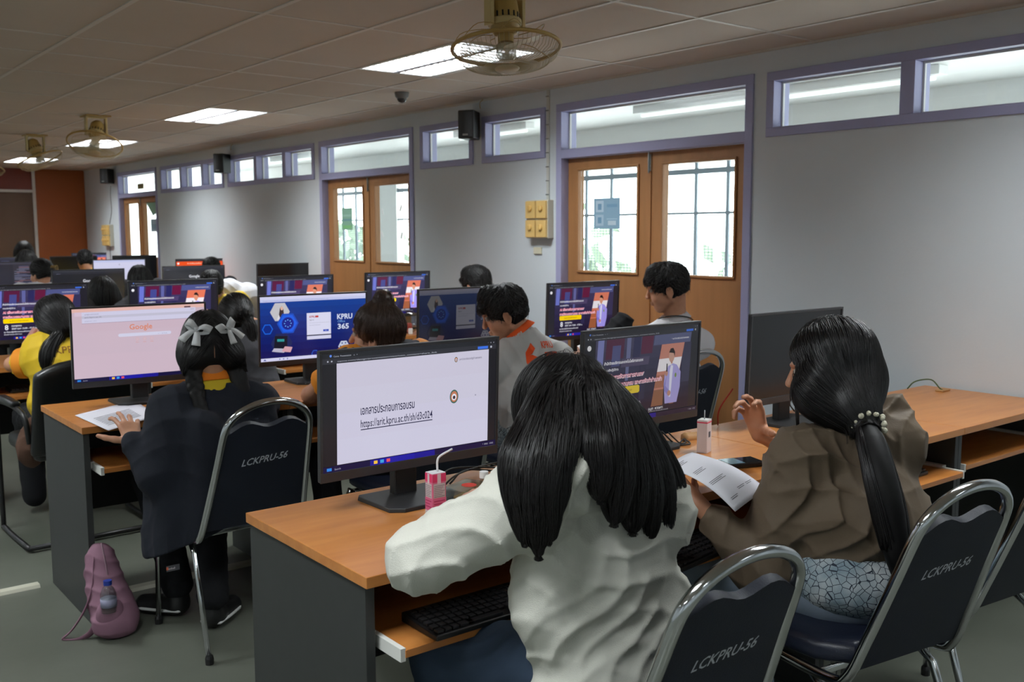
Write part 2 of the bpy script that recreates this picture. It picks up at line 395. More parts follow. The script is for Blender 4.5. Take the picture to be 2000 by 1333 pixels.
# small fan in the corridor
t = thing('corridor_fan', 'pale wall fan out in the corridor, seen through the high window right of the speaker', 'fan', (6.30, 7.35, 2.24))
MB().lathe([(0.10, 0), (0.12, .01), (0.10, .04), (0.03, .06)], n=20, mt=Matrix.Rotation(R(90), 4, 'Y')).build('fan_cage', M_white, t, smooth=True)
MB().tube([(.05, 0, 0), (.09, 0, .08), (.09, 0, .14)], .008, 8).build('fan_bracket', M_panel, t, smooth=True)

# ------------------------------------------------------------------ flat artwork builder (screens, papers, labels)
_TXT = {}
def text_mesh(s, bold=0.0):
    k = (s, bold)
    if k in _TXT: return _TXT[k]
    c = bpy.data.curves.new('t', 'FONT'); c.body = s; c.size = 1.0; c.offset = bold; c.resolution_u = 2
    ob = bpy.data.objects.new('t', c); col.objects.link(ob); bpy.context.view_layer.update()
    me = bpy.data.meshes.new_from_object(ob.evaluated_get(bpy.context.evaluated_depsgraph_get()))
    v = [tuple(p.co) for p in me.vertices]; f = [tuple(p.vertices) for p in me.polygons]
    x0 = min(p[0] for p in v); x1 = max(p[0] for p in v)
    bpy.data.objects.remove(ob); bpy.data.curves.remove(c); bpy.data.meshes.remove(me)
    _TXT[k] = ([(p[0] - x0, p[1], 0) for p in v], f, x1 - x0)
    return _TXT[k]
def screen_mat(c, k):
    c = tuple(int(max(0, min(255, v))) for v in c)
    return mat('screen_%d_%d_%d' % c, (10, 10, 11), 0.22, emit=c, estr=k, spec=0.5)
class Art:      # u to the right, v up, in metres on a w x h sheet; layers lie 0.1 mm apart
    def __init__(s, w, h, glow=1.0, emis=True, dim=1.0, rough=0.7): s.w, s.h, s.mb, s.mats, s.keys, s.l, s.glow, s.emis, s.dim, s.rough = w, h, MB(), [], {}, 0, glow, emis, dim, rough
    def mi(s, c):
        if s.emis: c = tuple(v * s.dim for v in c)
        c = tuple(int(v) for v in c)
        if c not in s.keys:
            s.keys[c] = len(s.mats); s.mats.append(screen_mat(c, s.glow) if s.emis else mat('print_%d_%d_%d' % c, c, s.rough))
        return s.keys[c]
    def poly(s, pts, c, lift=None):
        s.l += 1; z = -0.00006 * s.l
        s.mb.add([((u - .5) * s.w, z, (v - .5) * s.h) for u, v in pts], [tuple(range(len(pts)))], s.mi(c)); return s
    def rect(s, u0, v0, u1, v1, c): return s.poly([(u0, v0), (u1, v0), (u1, v1), (u0, v1)], c)
    def disc(s, u, v, r, c, k=1.0, n=20, a0=0):
        asp = s.w / s.h; return s.poly([(u + r * math.cos(a0 + 2 * math.pi * i / n), v + r * asp * k * math.sin(a0 + 2 * math.pi * i / n)) for i in range(n)], c)
    def grad(s, u0, v0, u1, v1, c0, c1, n=8):
        for i in range(n):
            t = (i + .5) / n; s.rect(u0, v0 + (v1 - v0) * i / n, u1, v0 + (v1 - v0) * (i + 1) / n, tuple(a + (b - a) * t for a, b in zip(c0, c1)))
            if i < n - 1: s.l -= 1
        return s
    def text(s, u, v, tx, c, h=None, w=None, bold=0.0, align='l'):   # h: letter size as a share of the sheet height, w: width share
        vs, fs, tw = text_mesh(tx, bold); s.l += 1; z = -0.00006 * s.l
        sy = h * s.h; sx = (w * s.w / tw) if w else sy
        off = {'l': 0, 'c': -tw * sx / 2, 'r': -tw * sx}[align]
        s.mb.add([((u - .5) * s.w + p[0] * sx + off, z, (v - .5) * s.h + p[1] * sy) for p in vs], fs, s.mi(c)); return s
    def build(s, name, parent, loc=(0, 0, 0)): return s.mb.build(name, s.mats, parent, loc=loc)

def crest(a, u, v, r):
    a.disc(u, v, r, (60, 100, 90), 1.35); a.disc(u, v, r * .8, (190, 120, 90), 1.35); a.disc(u, v - r * .2, r * .55, (225, 225, 235), 1.2); a.disc(u, v - r * .3, r * .3, (70, 50, 60), 1.2)
def taskbar(a, c0=(20, 18, 60), h=.05, icons=True, light=False):
    a.rect(0, 0, 1, h, c0)
    if not light: a.rect(.25, 0, .62, h, (24, 24, 140)); a.rect(.30, .0, .5, h, (26, 26, 158))
    a.rect(.02, h * .25, .045, h * .75, (40, 130, 220)); a.text(.06, h * .3, 'Search', (170, 170, 190), h=.022)
    for i, c in enumerate(((240, 190, 60), (60, 160, 220), (225, 80, 90))): a.rect(.27 + i * .035, h * .22, .29 + i * .035, h * .78, c)
    a.text(.985, h * .35, '^  ENG   13:52', (190, 190, 205), h=.02, align='r')
def chrome_bar(a, c=(34, 35, 40), c2=(46, 47, 54), h=.09, dark=True):
    a.rect(0, 1 - h, 1, 1, c); a.rect(0, 1 - h, 1, 1 - h * .5, c2)
    tc = (175, 178, 190) if dark else (120, 120, 140)
    a.disc(.045, 1 - h * .25, .006, (90, 130, 220)); a.text(.06, 1 - h * .38, 'Canva  Presentation    x   +', tc, h=.02)
    a.disc(.03, 1 - h * .75, .004, tc); a.disc(.05, 1 - h * .75, .004, tc); a.text(.08, 1 - h * .85, 'canva.com/design/presentation/view?utm_content=share_link', tc, h=.018, w=.55)
    a.text(.985, 1 - h * .38, '-   o   x', tc, h=.024, align='r'); a.rect(.88, 1 - h * .9, .945, 1 - h * .62, (60, 110, 220)); a.disc(.965, 1 - h * .75, .006, tc)
def slide(dim=1):      # page with a web address
    a = Art(.527, .296, dim=dim); a.rect(0, 0, 1, 1, (30, 30, 35)); chrome_bar(a)
    a.grad(.075, .055, .95, .912, (202, 200, 222), (198, 194, 212), 4)
    a.text(.20, .455, 'เอกสารประกอบการอบรม', (40, 38, 70), h=.10, w=.30, bold=.012); a.text(.20, .345, 'https://arit.kpru.ac.th/sh/d3c024', (38, 36, 68), h=.095, w=.405, bold=.006); a.rect(.20, .322, .605, .330, (42, 40, 72))
    crest(a, .735, .51, .026); crest(a, .745, .845, .010); a.text(.765, .835, 'มหาวิทยาลัยราชภัฏกำแพงเพชร', (70, 66, 92), h=.026, w=.14)
    a.disc(.868, .50, .004, (150, 148, 170)); taskbar(a); return a
def poster(dim=1.0, sat=1.0, wash=0):
    a = Art(.527, .296, dim=dim)
    def q(c): g = sum(c) / 3; return tuple(max(0, min(255, g + (v - g) * sat + wash)) for v in c)
    a.rect(0, 0, 1, 1, q((33, 33, 42))); chrome_bar(a, q((38, 39, 46)), q((44, 45, 52)))
    x0, x1 = .09, .92
    a.grad(x0, .06, x1, .91, q((24, 20, 48)), q((66, 62, 96)), 7)
    for i, (p, w_, v0, v1, c) in enumerate(((.10, .05, .60, .91, (110, 118, 190)), (.17, .15, .70, .91, (84, 30, 62)), (.22, .07, .62, .84, (70, 74, 130)), (.34, .035, .45, .91, (96, 100, 150)), (.40, .06, .66, .91, (40, 40, 86)), (.47, .10, .72, .91, (92, 26, 60)), (.30, .24, .60, .69, (76, 66, 100)), (.36, .06, .30, .60, (50, 48, 82)), (.46, .05, .22, .6, (44, 42, 76)), (.58, .34, .80, .91, (78, 84, 128)), (.84, .08, .35, .80, (52, 50, 82)))):
        a.poly([(p, v0), (p + w_, v0), (p + w_ + .01, v1), (p + .01, v1)], q(c))
    # slanted photograph of a speaker
    P = lambda u, v: (u, v)
    a.poly([P(.575, .12), P(.78, .12), P(.865, .80), P(.655, .80)], q((205, 120, 98)))
    a.poly([P(.62, .50), P(.825, .50), P(.845, .64), P(.636, .64)], q((232, 226, 232)))
    a.poly([P(.60, .32), P(.805, .32), P(.82, .46), P(.614, .46)], q((172, 98, 70))); a.poly([P(.575, .12), P(.78, .12), P(.80, .30), P(.597, .30)], q((150, 90, 60)))
    a.poly([P(.68, .12), P(.74, .12), P(.74, .40), P(.685, .42)], q((40, 36, 50)))
    a.poly([P(.70, .13), P(.81, .13), P(.835, .30), P(.838, .47), P(.80, .555), P(.765, .575), P(.72, .55), P(.69, .46), P(.685, .36)], q((160, 150, 226)))
    a.poly([P(.735, .20), P(.75, .20), P(.765, .55), P(.745, .56), P(.735, .50)], q((214, 214, 240)))
    a.poly([P(.69, .36), P(.71, .44), P(.70, .33), P(.74, .27), P(.725, .22), P(.69, .28)], q((130, 120, 206)))
    a.disc(.735, .245, .016, q((196, 132, 110)), 1.1); a.disc(.705, .475, .014, q((196, 132, 110)), 1.4); a.rect(.703, .49, .713, .58, q((26, 26, 32)))
    a.disc(.748, .66, .026, q((206, 148, 124)), 1.55); a.poly([P(.722, .70), P(.735, .745), P(.76, .75), P(.778, .70), P(.775, .65), P(.766, .69), P(.735, .70)], q((36, 28, 32)))
    a.rect(.742, .575, .758, .61, q((196, 136, 114))); a.disc(.79, .44, .009, q((120, 150, 60)), 1.6)
    wt, pk = q((238, 238, 246)), q((240, 90, 120))
    a.text(.16, .645, 'สำนักวิทยบริการและเทคโนโลยีสารสนเทศ', wt, h=.042, w=.33, bold=.02); a.text(.16, .575, 'อบรมเชิงปฏิบัติการ', wt, h=.036, w=.12, bold=.015)
    for (tx, v, wd) in (('AI เพื่อการจัดการสารสนเทศ', .49, .34), ('การเขียนบรรณานุกรม และการจัดทำสำเนากำ', .405, .50)):
        a.text(.158, v - .004, tx, q((246, 220, 232)), h=.062, w=wd + .006, bold=.05); a.text(.16, v, tx, pk, h=.062, w=wd, bold=.005)
    a.poly([P(.165, .305), P(.455, .305), P(.465, .32), P(.465, .375), P(.455, .39), P(.165, .39), P(.158, .375), P(.158, .32)], q((244, 208, 20)))
    a.text(.22, .335, 'ศูนย์เทคโนโลยีสารสนเทศ', q((90, 70, 30)), h=.032, w=.18)
    a.text(.17, .185, '8', wt, h=.13, bold=.02); a.text(.235, .24, 'กรกฎาคม', wt, h=.045, bold=.02); a.text(.235, .185, '2569 เวลา 13.00 - 17.00 น.', wt, h=.045, w=.245, bold=.015)
    a.text(.16, .13, 'ณ ห้องปฏิบัติการคอมพิวเตอร์', wt, h=.036, w=.26, bold=.01); a.text(.16, .085, 'สำนักวิทยบริการฯ', wt, h=.032, w=.17)
    a.text(.55, .085, 'อนุชา  พวงผกา', wt, h=.042, w=.13, bold=.01); a.text(.55, .064, 'นักวิชาการคอมพิวเตอร์', q((190, 190, 205)), h=.02, w=.18)
    a.disc(.035, .84, .016, q((225, 225, 230))); a.text(.74, .845, '* มหาวิทยาลัยราชภัฏกำแพงเพชร', wt, h=.026, w=.16)
    taskbar(a, q((22, 20, 58))); return a
def search_page(dim=1, theme='pink'):
    a = Art(.527, .296, dim=dim)
    if theme == 'pink': bg, top, bx, lg = (203, 181, 196), (222, 178, 170), (204, 202, 226), (214, 128, 92)
    else: bg, top, bx, lg = (37, 38, 44), (52, 54, 62), (120, 122, 130), (222, 224, 232)
    a.grad(0, .05, 1, 1, bg, tuple(v * .98 for v in bg), 3); a.rect(0, .95, 1, 1, top)
    if theme == 'pink':
        a.rect(.02, .90, .93, .955, (210, 188, 206)); a.rect(.07, .80, .93, .95, bx); a.rect(.07, .865, .93, .90, (190, 188, 208)); a.rect(.07, .797, .93, .802, (160, 140, 160))
        a.text(.09, .915, 'google.com/search', (120, 118, 150), h=.024); a.text(.09, .873, 'arit.kpru.ac.th', (90, 88, 120), h=.024, w=.12); a.text(.09, .825, 'google.com - drive', (150, 146, 176), h=.02)
        a.rect(.84, .955, .89, .975, (90, 60, 66)); a.text(.92, .925, 'Update', (130, 90, 100), h=.02, align='r')
    else:
        a.rect(0, .90, 1, .945, (44, 45, 54)); a.text(.05, .91, 'google.com', (120, 125, 150), h=.022); a.text(.98, .955, '-  o  x', (150, 150, 165), h=.022, align='r')
    a.text(.5, .685, 'Google', lg, h=.105, bold=(.012 if theme == 'pink' else .02), align='c')
    a.rect(.34, .59, .72, .635, (206, 206, 228) if theme == 'pink' else (232, 232, 240)); a.disc(.34, .6125, .012, (206, 206, 228) if theme == 'pink' else (232, 232, 240)); a.disc(.72, .6125, .012, (206, 206, 228) if theme == 'pink' else (232, 232, 240))
    a.text(.70, .6, 'o  +  AI Mode', (150, 148, 180), h=.022, align='r')
    for i in range(3): a.disc(.47 + i * .055, .545, .012, (214, 172, 170) if theme == 'pink' else (60, 60, 70)); a.disc(.47 + i * .055, .545, .009, bg); a.text(.47 + i * .055, .498, 'Drive', lg, h=.018, align='c')
    taskbar(a); return a
def office_page(dim=1.0):
    a = Art(.527, .296, dim=dim)
    a.grad(0, .05, 1, .93, (10, 14, 84), (12, 62, 150), 8); a.rect(0, .92, 1, 1, (206, 206, 236)); a.rect(0, .915, 1, .955, (190, 196, 232))
    a.text(.03, .93, 'login.microsoftonline.com/common/oauth2/authorize?client_id', (150, 150, 190), h=.02, w=.6)
    pass
    hx = lambda u, v, r, c: a.disc(u, v, r, c, 1, 6, math.pi / 6 * 0)
    hx(.18, .76, .09, (190, 190, 196)); a.poly([(.165, .66), (.20, .66), (.215, .74), (.21, .82), (.195, .85), (.18, .82)], (56, 44, 50)); a.disc(.197, .815, .013, (214, 176, 160), 1.3); a.poly([(.15, .64), (.17, .72), (.185, .64)], (214, 214, 224))
    hx(.25, .575, .10, (14, 74, 190)); hx(.25, .575, .085, (18, 92, 224)); a.disc(.25, .575, .055, (8, 34, 140))
    for k in range(8): a.disc(.25 + .03 * math.cos(k * .785), .575 + .055 * math.sin(k * .785), .005, (120, 190, 250))
    hx(.065, .50, .05, (20, 96, 214)); hx(.065, .50, .04, (8, 40, 130))
    hx(.19, .27, .10, (30, 40, 90)); a.poly([(.12, .20), (.24, .18), (.245, .38), (.13, .39)], (20, 24, 40)); a.poly([(.15, .30), (.215, .295), (.215, .335), (.15, .34)], (46, 150, 150)); a.poly([(.10, .15), (.21, .12), (.24, .18), (.12, .20)], (184, 180, 200)); a.poly([(.19, .14), (.27, .12), (.29, .20), (.22, .22)], (210, 160, 170))
    hx(.78, .155, .055, (190, 196, 216)); hx(.78, .155, .012, (40, 60, 140))
    for k in range(6): a.disc(.78 + .033 * math.cos(k * 1.047), .155 + .058 * math.sin(k * 1.047), .007, (30, 60, 130))
    hx(.50, .07, .035, (30, 90, 200)); hx(.50, .07, .028, (10, 24, 110))
    a.rect(.425, .36, .655, .72, (214, 214, 236)); a.rect(.425, .36, .655, .372, (30, 30, 40)); a.rect(.425, .30, .655, .355, (208, 208, 232))
    a.text(.45, .645, 'KPRU', (170, 50, 70), h=.045, bold=.02); a.rect(.505, .645, .535, .675, (190, 60, 60)); a.text(.45, .60, 'Sign in', (60, 60, 80), h=.03); a.rect(.45, .56, .64, .563, (150, 150, 170)); a.text(.45, .52, "No account? Create one!", (120, 120, 150), h=.018); a.rect(.58, .415, .632, .448, (40, 70, 180)); a.text(.595, .424, 'Next', (220, 226, 240), h=.02)
    a.text(.715, .60, 'KPRU', (205, 212, 232), h=.115, w=.15, bold=.03); a.text(.72, .545, 'Office', (120, 170, 230), h=.055); a.text(.72, .44, '365', (205, 212, 232), h=.115, w=.11, bold=.03)
    a.rect(0, 0, 1, .05, (206, 206, 236)); a.poly([(.02, .012), (.05, .012), (.035, .038)], (60, 80, 150))
    for i in range(3): a.disc(.17 + i * .035, .025, .006, (90, 110, 170))
    return a
def plain_page(c, head=(190, 196, 230), txt=None):
    a = Art(.527, .296); a.rect(0, 0, 1, 1, c); a.rect(0, .93, 1, 1, head)
    if txt: a.text(.5, .82, txt, (40, 40, 50), h=.06, align='c', bold=.02)
    taskbar(a); return a
def orange_page():
    a = Art(.527, .296); a.rect(0, 0, 1, 1, (238, 82, 28)); a.rect(0, .93, 1, 1, (52, 50, 56)); a.text(.22, .84, '& กองพัฒนานักศึกษา', (250, 214, 190), h=.06, bold=.02); a.disc(.04, .86, .022, (240, 240, 240)); a.rect(.2, .2, .6, .6, (246, 130, 80)); taskbar(a); return a
def code_page():
    a = Art(.527, .296); a.rect(0, 0, 1, 1, (46, 46, 58)); a.rect(0, .93, 1, 1, (58, 58, 72)); a.rect(0, .1, .34, .93, (38, 38, 50)); rr = random.Random(5)
    for i in range(22):
        u = rr.choice((.36, .40, .44)); a.rect(u, .86 - i * .034, u + rr.uniform(.08, .42), .873 - i * .034, rr.choice(((120, 122, 150), (90, 94, 130), (150, 110, 120))))
    a.rect(.9, .82, .97, .9, (80, 120, 190)); taskbar(a); return a
def off_page():
    a = Art(.527, .296); a.rect(0, 0, 1, 1, (12, 12, 13)); return a

# ------------------------------------------------------------------ monitors
def make_monitor(label, art, x, y, desk=0.75, top=1.165, yaw=0.0, tilt=2.0, group='monitors on the desks'):
    t = thing('monitor', label, 'monitor', (x, y, desk), yaw, group)
    hz = top - desk; W_, H_, D_ = .545, .328, .013
    T = Matrix.Translation((0, 0, hz - H_ / 2)) @ Matrix.Rotation(R(tilt), 4, 'X')
    p = MB().box((0, D_ / 2, 0), (W_, D_, H_)); p.box((0, D_ + .016, -.02), (.34, .034, .20)); p.xf(T)
    pn = p.build('housing', M_bezel, t, bevel=.003)
    b = MB(); bz = .0075; bot = .024
    for (x0, x1, z0, z1) in ((-W_ / 2, W_ / 2, H_ / 2 - bz, H_ / 2), (-W_ / 2, W_ / 2, -H_ / 2, -H_ / 2 + bot), (-W_ / 2, -W_ / 2 + bz, -H_ / 2 + bot, H_ / 2 - bz), (W_ / 2 - bz, W_ / 2, -H_ / 2 + bot, H_ / 2 - bz)):
        b.bb(x0, x1, -.004, .001, z0, z1)
    b.xf(T).build('bezel', M_bezel, t, bevel=.001)
    s = art.mb; sc = MB(); sc.v = list(s.v); sc.f = list(s.f); sc.m = list(s.m)
    zc = (bot - bz) / 2
    sc.xf(T @ Matrix.Translation((0, -.0004, zc)) @ Matrix.Diagonal(((W_ - 2 * bz) / .527, 1, (H_ - bz - bot) / .296, 1)))
    sc.build('screen', art.mats, t)
    st = MB().bb(-.034, .034, .045, .075, .006, hz - .12); st.box((0, .05, hz - .16), (.09, .03, .09))
    st.build('stand', M_blackm, t, bevel=.004)
    bs = MB().prism([(-.115, 0), (.115, 0), (.115, .011), (-.115, .011)], -.085, .105)
    poly = [(-.085, -.085), (.085, -.085), (.118, -.06), (.122, .09), (.112, .105), (-.112, .105), (-.122, .09), (-.118, -.06)]
    bs = MB().add([(a, b_, 0.0) for a, b_ in poly] + [(a * .985, b_ * .985, .011) for a, b_ in poly], [tuple(range(8))[::-1], tuple(range(8, 16))] + [(k, (k + 1) % 8, 8 + (k + 1) % 8, 8 + k) for k in range(8)])
    bs.build('base', M_blackm, t, bevel=.002)
    return t
MON = [
 ('large monitor with a white slide and web address on the frontmost desk', slide(), 1.362, 2.13, {}),
 ('monitor showing a dim presenter poster between the white hoodie and the brown jacket', poster(.80, .75, 4), 2.27, 2.19, dict(yaw=R(1), top=1.150)),
 ('switched off black monitor in front of the woman in the brown jacket', off_page(), 3.0, 2.13, dict(yaw=0)),
 ('monitor with a pink search page at the aisle end of the second desk row', search_page(), 1.305, 4.12, dict(yaw=R(-2), top=1.155)),
 ('monitor with a bright blue login page and the number 365', office_page(), 2.12, 4.17, dict(yaw=R(-3))),
 ('dim blue login monitor in front of the man in the orange-collared shirt', office_page(.38), 2.94, 4.13, {}),
 ('poster monitor before the nearest brown doors, beside the man in the white shirt', poster(.95, 1.1), 3.80, 4.14, dict(yaw=R(-1))),
 ('poster monitor cut off by the left picture edge, in front of the woman in yellow', poster(1.0, 1.15), 1.33, 5.97, {}),
 ('poster monitor behind the pink search page monitor', poster(1.05, 1.25), 2.09, 5.94, {}),
 ('poster monitor half hidden behind the bright blue login monitor', poster(1.05, 1.15), 2.93, 6.01, {}),
 ('poster monitor between the hair bun and the brown double doors', poster(1.05, 1.15), 3.75, 6.06, {}),
 ('dark search page monitor at left, behind the short black haired head', search_page(1, 'dark'), 2.19, 8.12, {}),
 ('dark search page monitor in front of the orange screen', search_page(1, 'dark'), 3.12, 8.36, {}),
 ('switched off monitor against the pale wall, left of the middle brown doors', off_page(), 3.99, 8.42, {}),
 ('dark code page monitor near the left picture edge', code_page(), 2.27, 10.75, {}),
 ('white page monitor before the farthest brown door', plain_page((206, 206, 232), txt='R'), 3.24, 10.84, {}),
 ('orange page monitor beside the pale wall', orange_page(), 4.0, 10.5, dict(yaw=R(-5))),
 ('black monitor under the farthest brown door', off_page(), 3.98, 12.68, {}),
 ('poster monitor far off under the yellow fan regulator', poster(1.1, 1.2), 4.03, 14.75, {}),
 ('black monitor in front of the dark orange back wall', off_page(), 3.28, 12.78, {}),
 ('small dark monitor at the left picture edge before the brown back wall', code_page(), 2.50, 12.75, {}),
]
monitors = [make_monitor(l, a, x, y, **kw) for l, a, x, y, kw in MON]

# ------------------------------------------------------------------ desks
def make_desk(x, y, label, group, w=.8125, d=.60, left_end=False, trayy=None):
    # x: left end, y: front edge
    t = thing('computer_desk', label, 'desk', (x, y, 0), group=group)
    tp = MB().box((w / 2, d / 2, .7375), (w - .002, d, .025)); tp.build('desk_top', M_wood, t, bevel=.0015)
    for i, px in enumerate((.02 if left_end else .012, w - .012)):
        MB().bb(px - .011, px + .011, .02, d - .006, .0, .725).build('side_panel', M_panel, t, bevel=.001)
    MB().bb(.026, w - .026, d - .06, d - .045, .30, .725).build('back_panel', M_blackm, t)
    ty = -0.06 if trayy is None else trayy
    tr = MB().bb(.055, w - .055, ty, ty + .38, .585, .602); tr.build('keyboard_tray', M_wood, t, bevel=.001)
    for px in (.05, w - .05):
        rl = MB().bb(px - .006, px + .006, ty + .002, ty + .38, .578, .606); rl.bb(px - (.0 if px > .4 else .025), px + (.025 if px > .4 else 0), .05, .40, .585, .61)
        rl.build('drawer_rail', M_rail, t)
    return t
ROWY = [1.70, 3.695, 5.62, 7.90, 10.30, 12.42, 14.40]
NTH = ['first', 'second', 'third', 'fourth']
ROWN = ['the frontmost row', 'the second row from the front', 'the third row from the front', 'the fourth row from the front', 'the fifth row from the front', 'the sixth row from the front', 'the farthest row']
proto = None
for r_, y in enumerate(ROWY):
    for c_ in range(4):
        if r_ >= 3 and c_ == 0: continue
        lab = 'wood topped desk, %s from the aisle end, in %s' % (NTH[c_], ROWN[r_])
        tray = {(0, 2): -.03, (0, 3): .015}.get((r_, c_))
        make_desk(.965 + .8125 * c_ - (.02 if r_ else 0), y, lab, 'computer desks', left_end=(c_ == 0), trayy=tray)

# ------------------------------------------------------------------ keyboards
def make_keyboard(x, y, z, rz, label):
    t = thing('keyboard', label, 'keyboard', (x, y, z), rz, 'keyboards on the trays')
    b = MB().add([(-.22, -.07, 0), (.22, -.07, 0), (.22, .07, 0), (-.22, .07, 0), (-.22, -.07, .012), (.22, -.07, .012), (.22, .07, .022), (-.22, .07, .022)], [(0, 3, 2, 1), (4, 5, 6, 7), (0, 1, 5, 4), (1, 2, 6, 5), (2, 3, 7, 6), (3, 0, 4, 7)])
    b.build('keyboard_case', M_black, t, bevel=.003)
    k = MB()
    for r_ in range(6):
        for c_ in range(22):
            if c_ in (15, 19) or (r_ == 0 and 4 < c_ < 10): continue
            xx = -.205 + c_ * .0196; yy = -.055 + r_ * .0205; zz = .0165 + r_ * .0015
            k.box((xx, yy, zz), (.0155, .0155, .006))
    if 1: k.box((-.09, -.055, .0165), (.10, .0155, .006))
    tag(k.build('keys', mat('black_keys', (34, 34, 36), .35), t, bevel=.001), kind='stuff')
    return t
make_keyboard(1.31, 1.70, .6035, R(0), 'black keyboard on the pulled out tray of the frontmost desk')
make_keyboard(1.98, 1.69, .6035, R(8), 'black keyboard on the tray under the held paper')
make_keyboard(1.33, 5.75, .6035, 0, 'black keyboard on the tray beside the woman in yellow')
make_keyboard(3.00, 1.80, .6035, 0, 'black keyboard deep on the tray right of the brown jacket')

# ------------------------------------------------------------------ banquet chairs
def arch(n=9):
    # centre line of the back frame in chair space (x, y, z), facing +y
    pts = [(-.192, .10, .405), (-.192, -.13, .40), (-.190, -.185, .425), (-.180, -.225, .52), (-.166, -.285, .68), (-.156, -.325, .79)]
    for k in range(1, 8):
        a = math.pi - math.pi * k / 8
        pts.append((.152 * math.cos(a), -.328 - .032 * math.sin(a), .795 + .095 * math.sin(a)))
    return pts + [(-p[0], p[1], p[2]) for p in reversed(pts[:6])]
def make_chair(x, y, rz, label, marked=True):
    t = thing('banquet_chair', label, 'chair', (x, y, 0), rz, 'chrome framed navy chairs')
    MB().tube(cr(arch(), 5), .0138, 10, sx=.9).build('back_frame', M_chrome, t, smooth=True)
    # back cushion between the uprights: outline in (x, s) where s runs up the back
    def bp(x_, s, off):      # s in 0..1 up the back
        y_ = -.185 - .15 * s; z_ = .44 + .385 * s
        return (x_, y_ + off * .93, z_ + off * .36)
    N = 14
    def outline(s):
        return .176 - .030 * s
    v = []; f = []
    rows = 16
    for i in range(rows + 1):
        for k in range(N + 1):
            u = -1 + 2 * k / N
            topw = .945 + .05 * (1 - math.cos(u * 2 * math.pi)) / 2 - .30 * max(0, abs(u) - .72) ** 1.6
            s = i / rows * topw
            bul = .016 * (1 - u ** 4) * (1 - (2 * i / rows - 1) ** 6)
            xx = u * outline(s)
            v.append((xx, s, bul))
    q = MB(); front = [bp(a, b_, .012 + c_) for a, b_, c_ in v]; back = [bp(a, b_, -.010 - .2 * c_) for a, b_, c_ in v]
    W1 = N + 1
    fs = [(i * W1 + k, i * W1 + k + 1, (i + 1) * W1 + k + 1, (i + 1) * W1 + k) for i in range(rows) for k in range(N)]
    n0 = len(front)
    edge = [k for k in range(W1)] + [i * W1 + N for i in range(1, rows + 1)] + [rows * W1 + k for k in range(N - 1, -1, -1)] + [i * W1 for i in range(rows - 1, 0, -1)]
    fb = [tuple(j + n0 for j in reversed(g_)) for g_ in fs]
    es = [(edge[j], edge[(j + 1) % len(edge)], edge[(j + 1) % len(edge)] + n0, edge[j] + n0)[::-1] for j in range(len(edge))]
    q.add(front + back, [g_[::-1] for g_ in fs] + [g_[::-1] for g_ in fb] + es); 
    bk = q.build('backrest', M_navy, t, smooth=True, ang=40)
    if marked:
        vs, fs, tw = text_mesh('LCKPRU-56', .012); h = .042; sc_ = .165 / tw
        mk = MB()
        sg = math.sin(R(2))
        mk.add([bp(p[0] * sc_ - .082 + p[1] * h * .18, .60 + (p[1] * h * .9 + p[0] * sc_ * .06) / .41, -.0135) for p in vs], fs)
        mk.build('marking', M_mark, bk)
    # seat
    se = MB()
    prof = [(-.20, -.20), (.20, -.20), (.205, .0), (.20, .20), (.15, .235), (-.15, .235), (-.20, .20), (-.205, 0)]
    def ring(k, z): return [(a * k, b_ * k + .01, z) for a, b_ in prof]
    vs = ring(.95, .415) + ring(1.0, .43) + ring(1.0, .462) + ring(.93, .478) + ring(.6, .484)
    fs = [tuple(range(8))[::-1]] + [(r_ * 8 + k, r_ * 8 + (k + 1) % 8, r_ * 8 + 8 + (k + 1) % 8, r_ * 8 + 8 + k) for r_ in range(4) for k in range(8)] + [tuple(range(32, 40))]
    se.add(vs, fs); se.build('seat', M_navyseat, t, smooth=True, ang=50, sub=1)
    for sx_ in (-1, 1):
        MB().tube([(sx_ * .195, .17, .41), (sx_ * .20, .19, .36), (sx_ * .205, .20, .01)], .0115, 8, sx=.8).build('leg', M_chrome, t, smooth=True)
        MB().tube([(sx_ * .185, -.06, .40), (sx_ * .192, -.13, .35), (sx_ * .205, -.255, .01)], .0115, 8, sx=.8).build('leg', M_chrome, t, smooth=True)
        fo = MB().lathe([(.014, 0), (.015, .02), (.012, .03)], (sx_ * .205, .20, 0), 10); fo.lathe([(.014, 0), (.015, .02), (.012, .03)], (sx_ * .2055, -.257, 0), 10); fo.build('rubber_foot', M_black, t)
    MB().tube([(-.19, -.10, .40), (-.19, .17, .40), (.19, .17, .40), (.19, -.10, .40)], .010, 8, closed=True).build('seat_frame', M_chrome, t, smooth=True)
    return t
make_chair(1.385, 1.40, R(-3), 'navy chair marked LCKPRU-56 behind the white hoodie, at the bottom picture edge')
make_chair(2.17, 1.38, R(-8), 'navy chair marked LCKPRU-56 behind the brown jacket')
make_chair(2.75, 1.40, R(-6), 'navy chair cut off by the right picture edge, with an empty navy seat')
make_chair(1.365, 3.39, R(2), 'navy chair marked LCKPRU-56 behind the black hoodie, left of the charcoal desk panel')
make_chair(2.10, 3.30, 0, 'navy chair hidden under the girl with the hair bun')
make_chair(2.78, 3.32, 0, 'navy chair under the man with the number 67 on his shirt')
make_chair(3.56, 3.38, R(-4), 'navy chair behind the man in the white shirt by the brown doors')

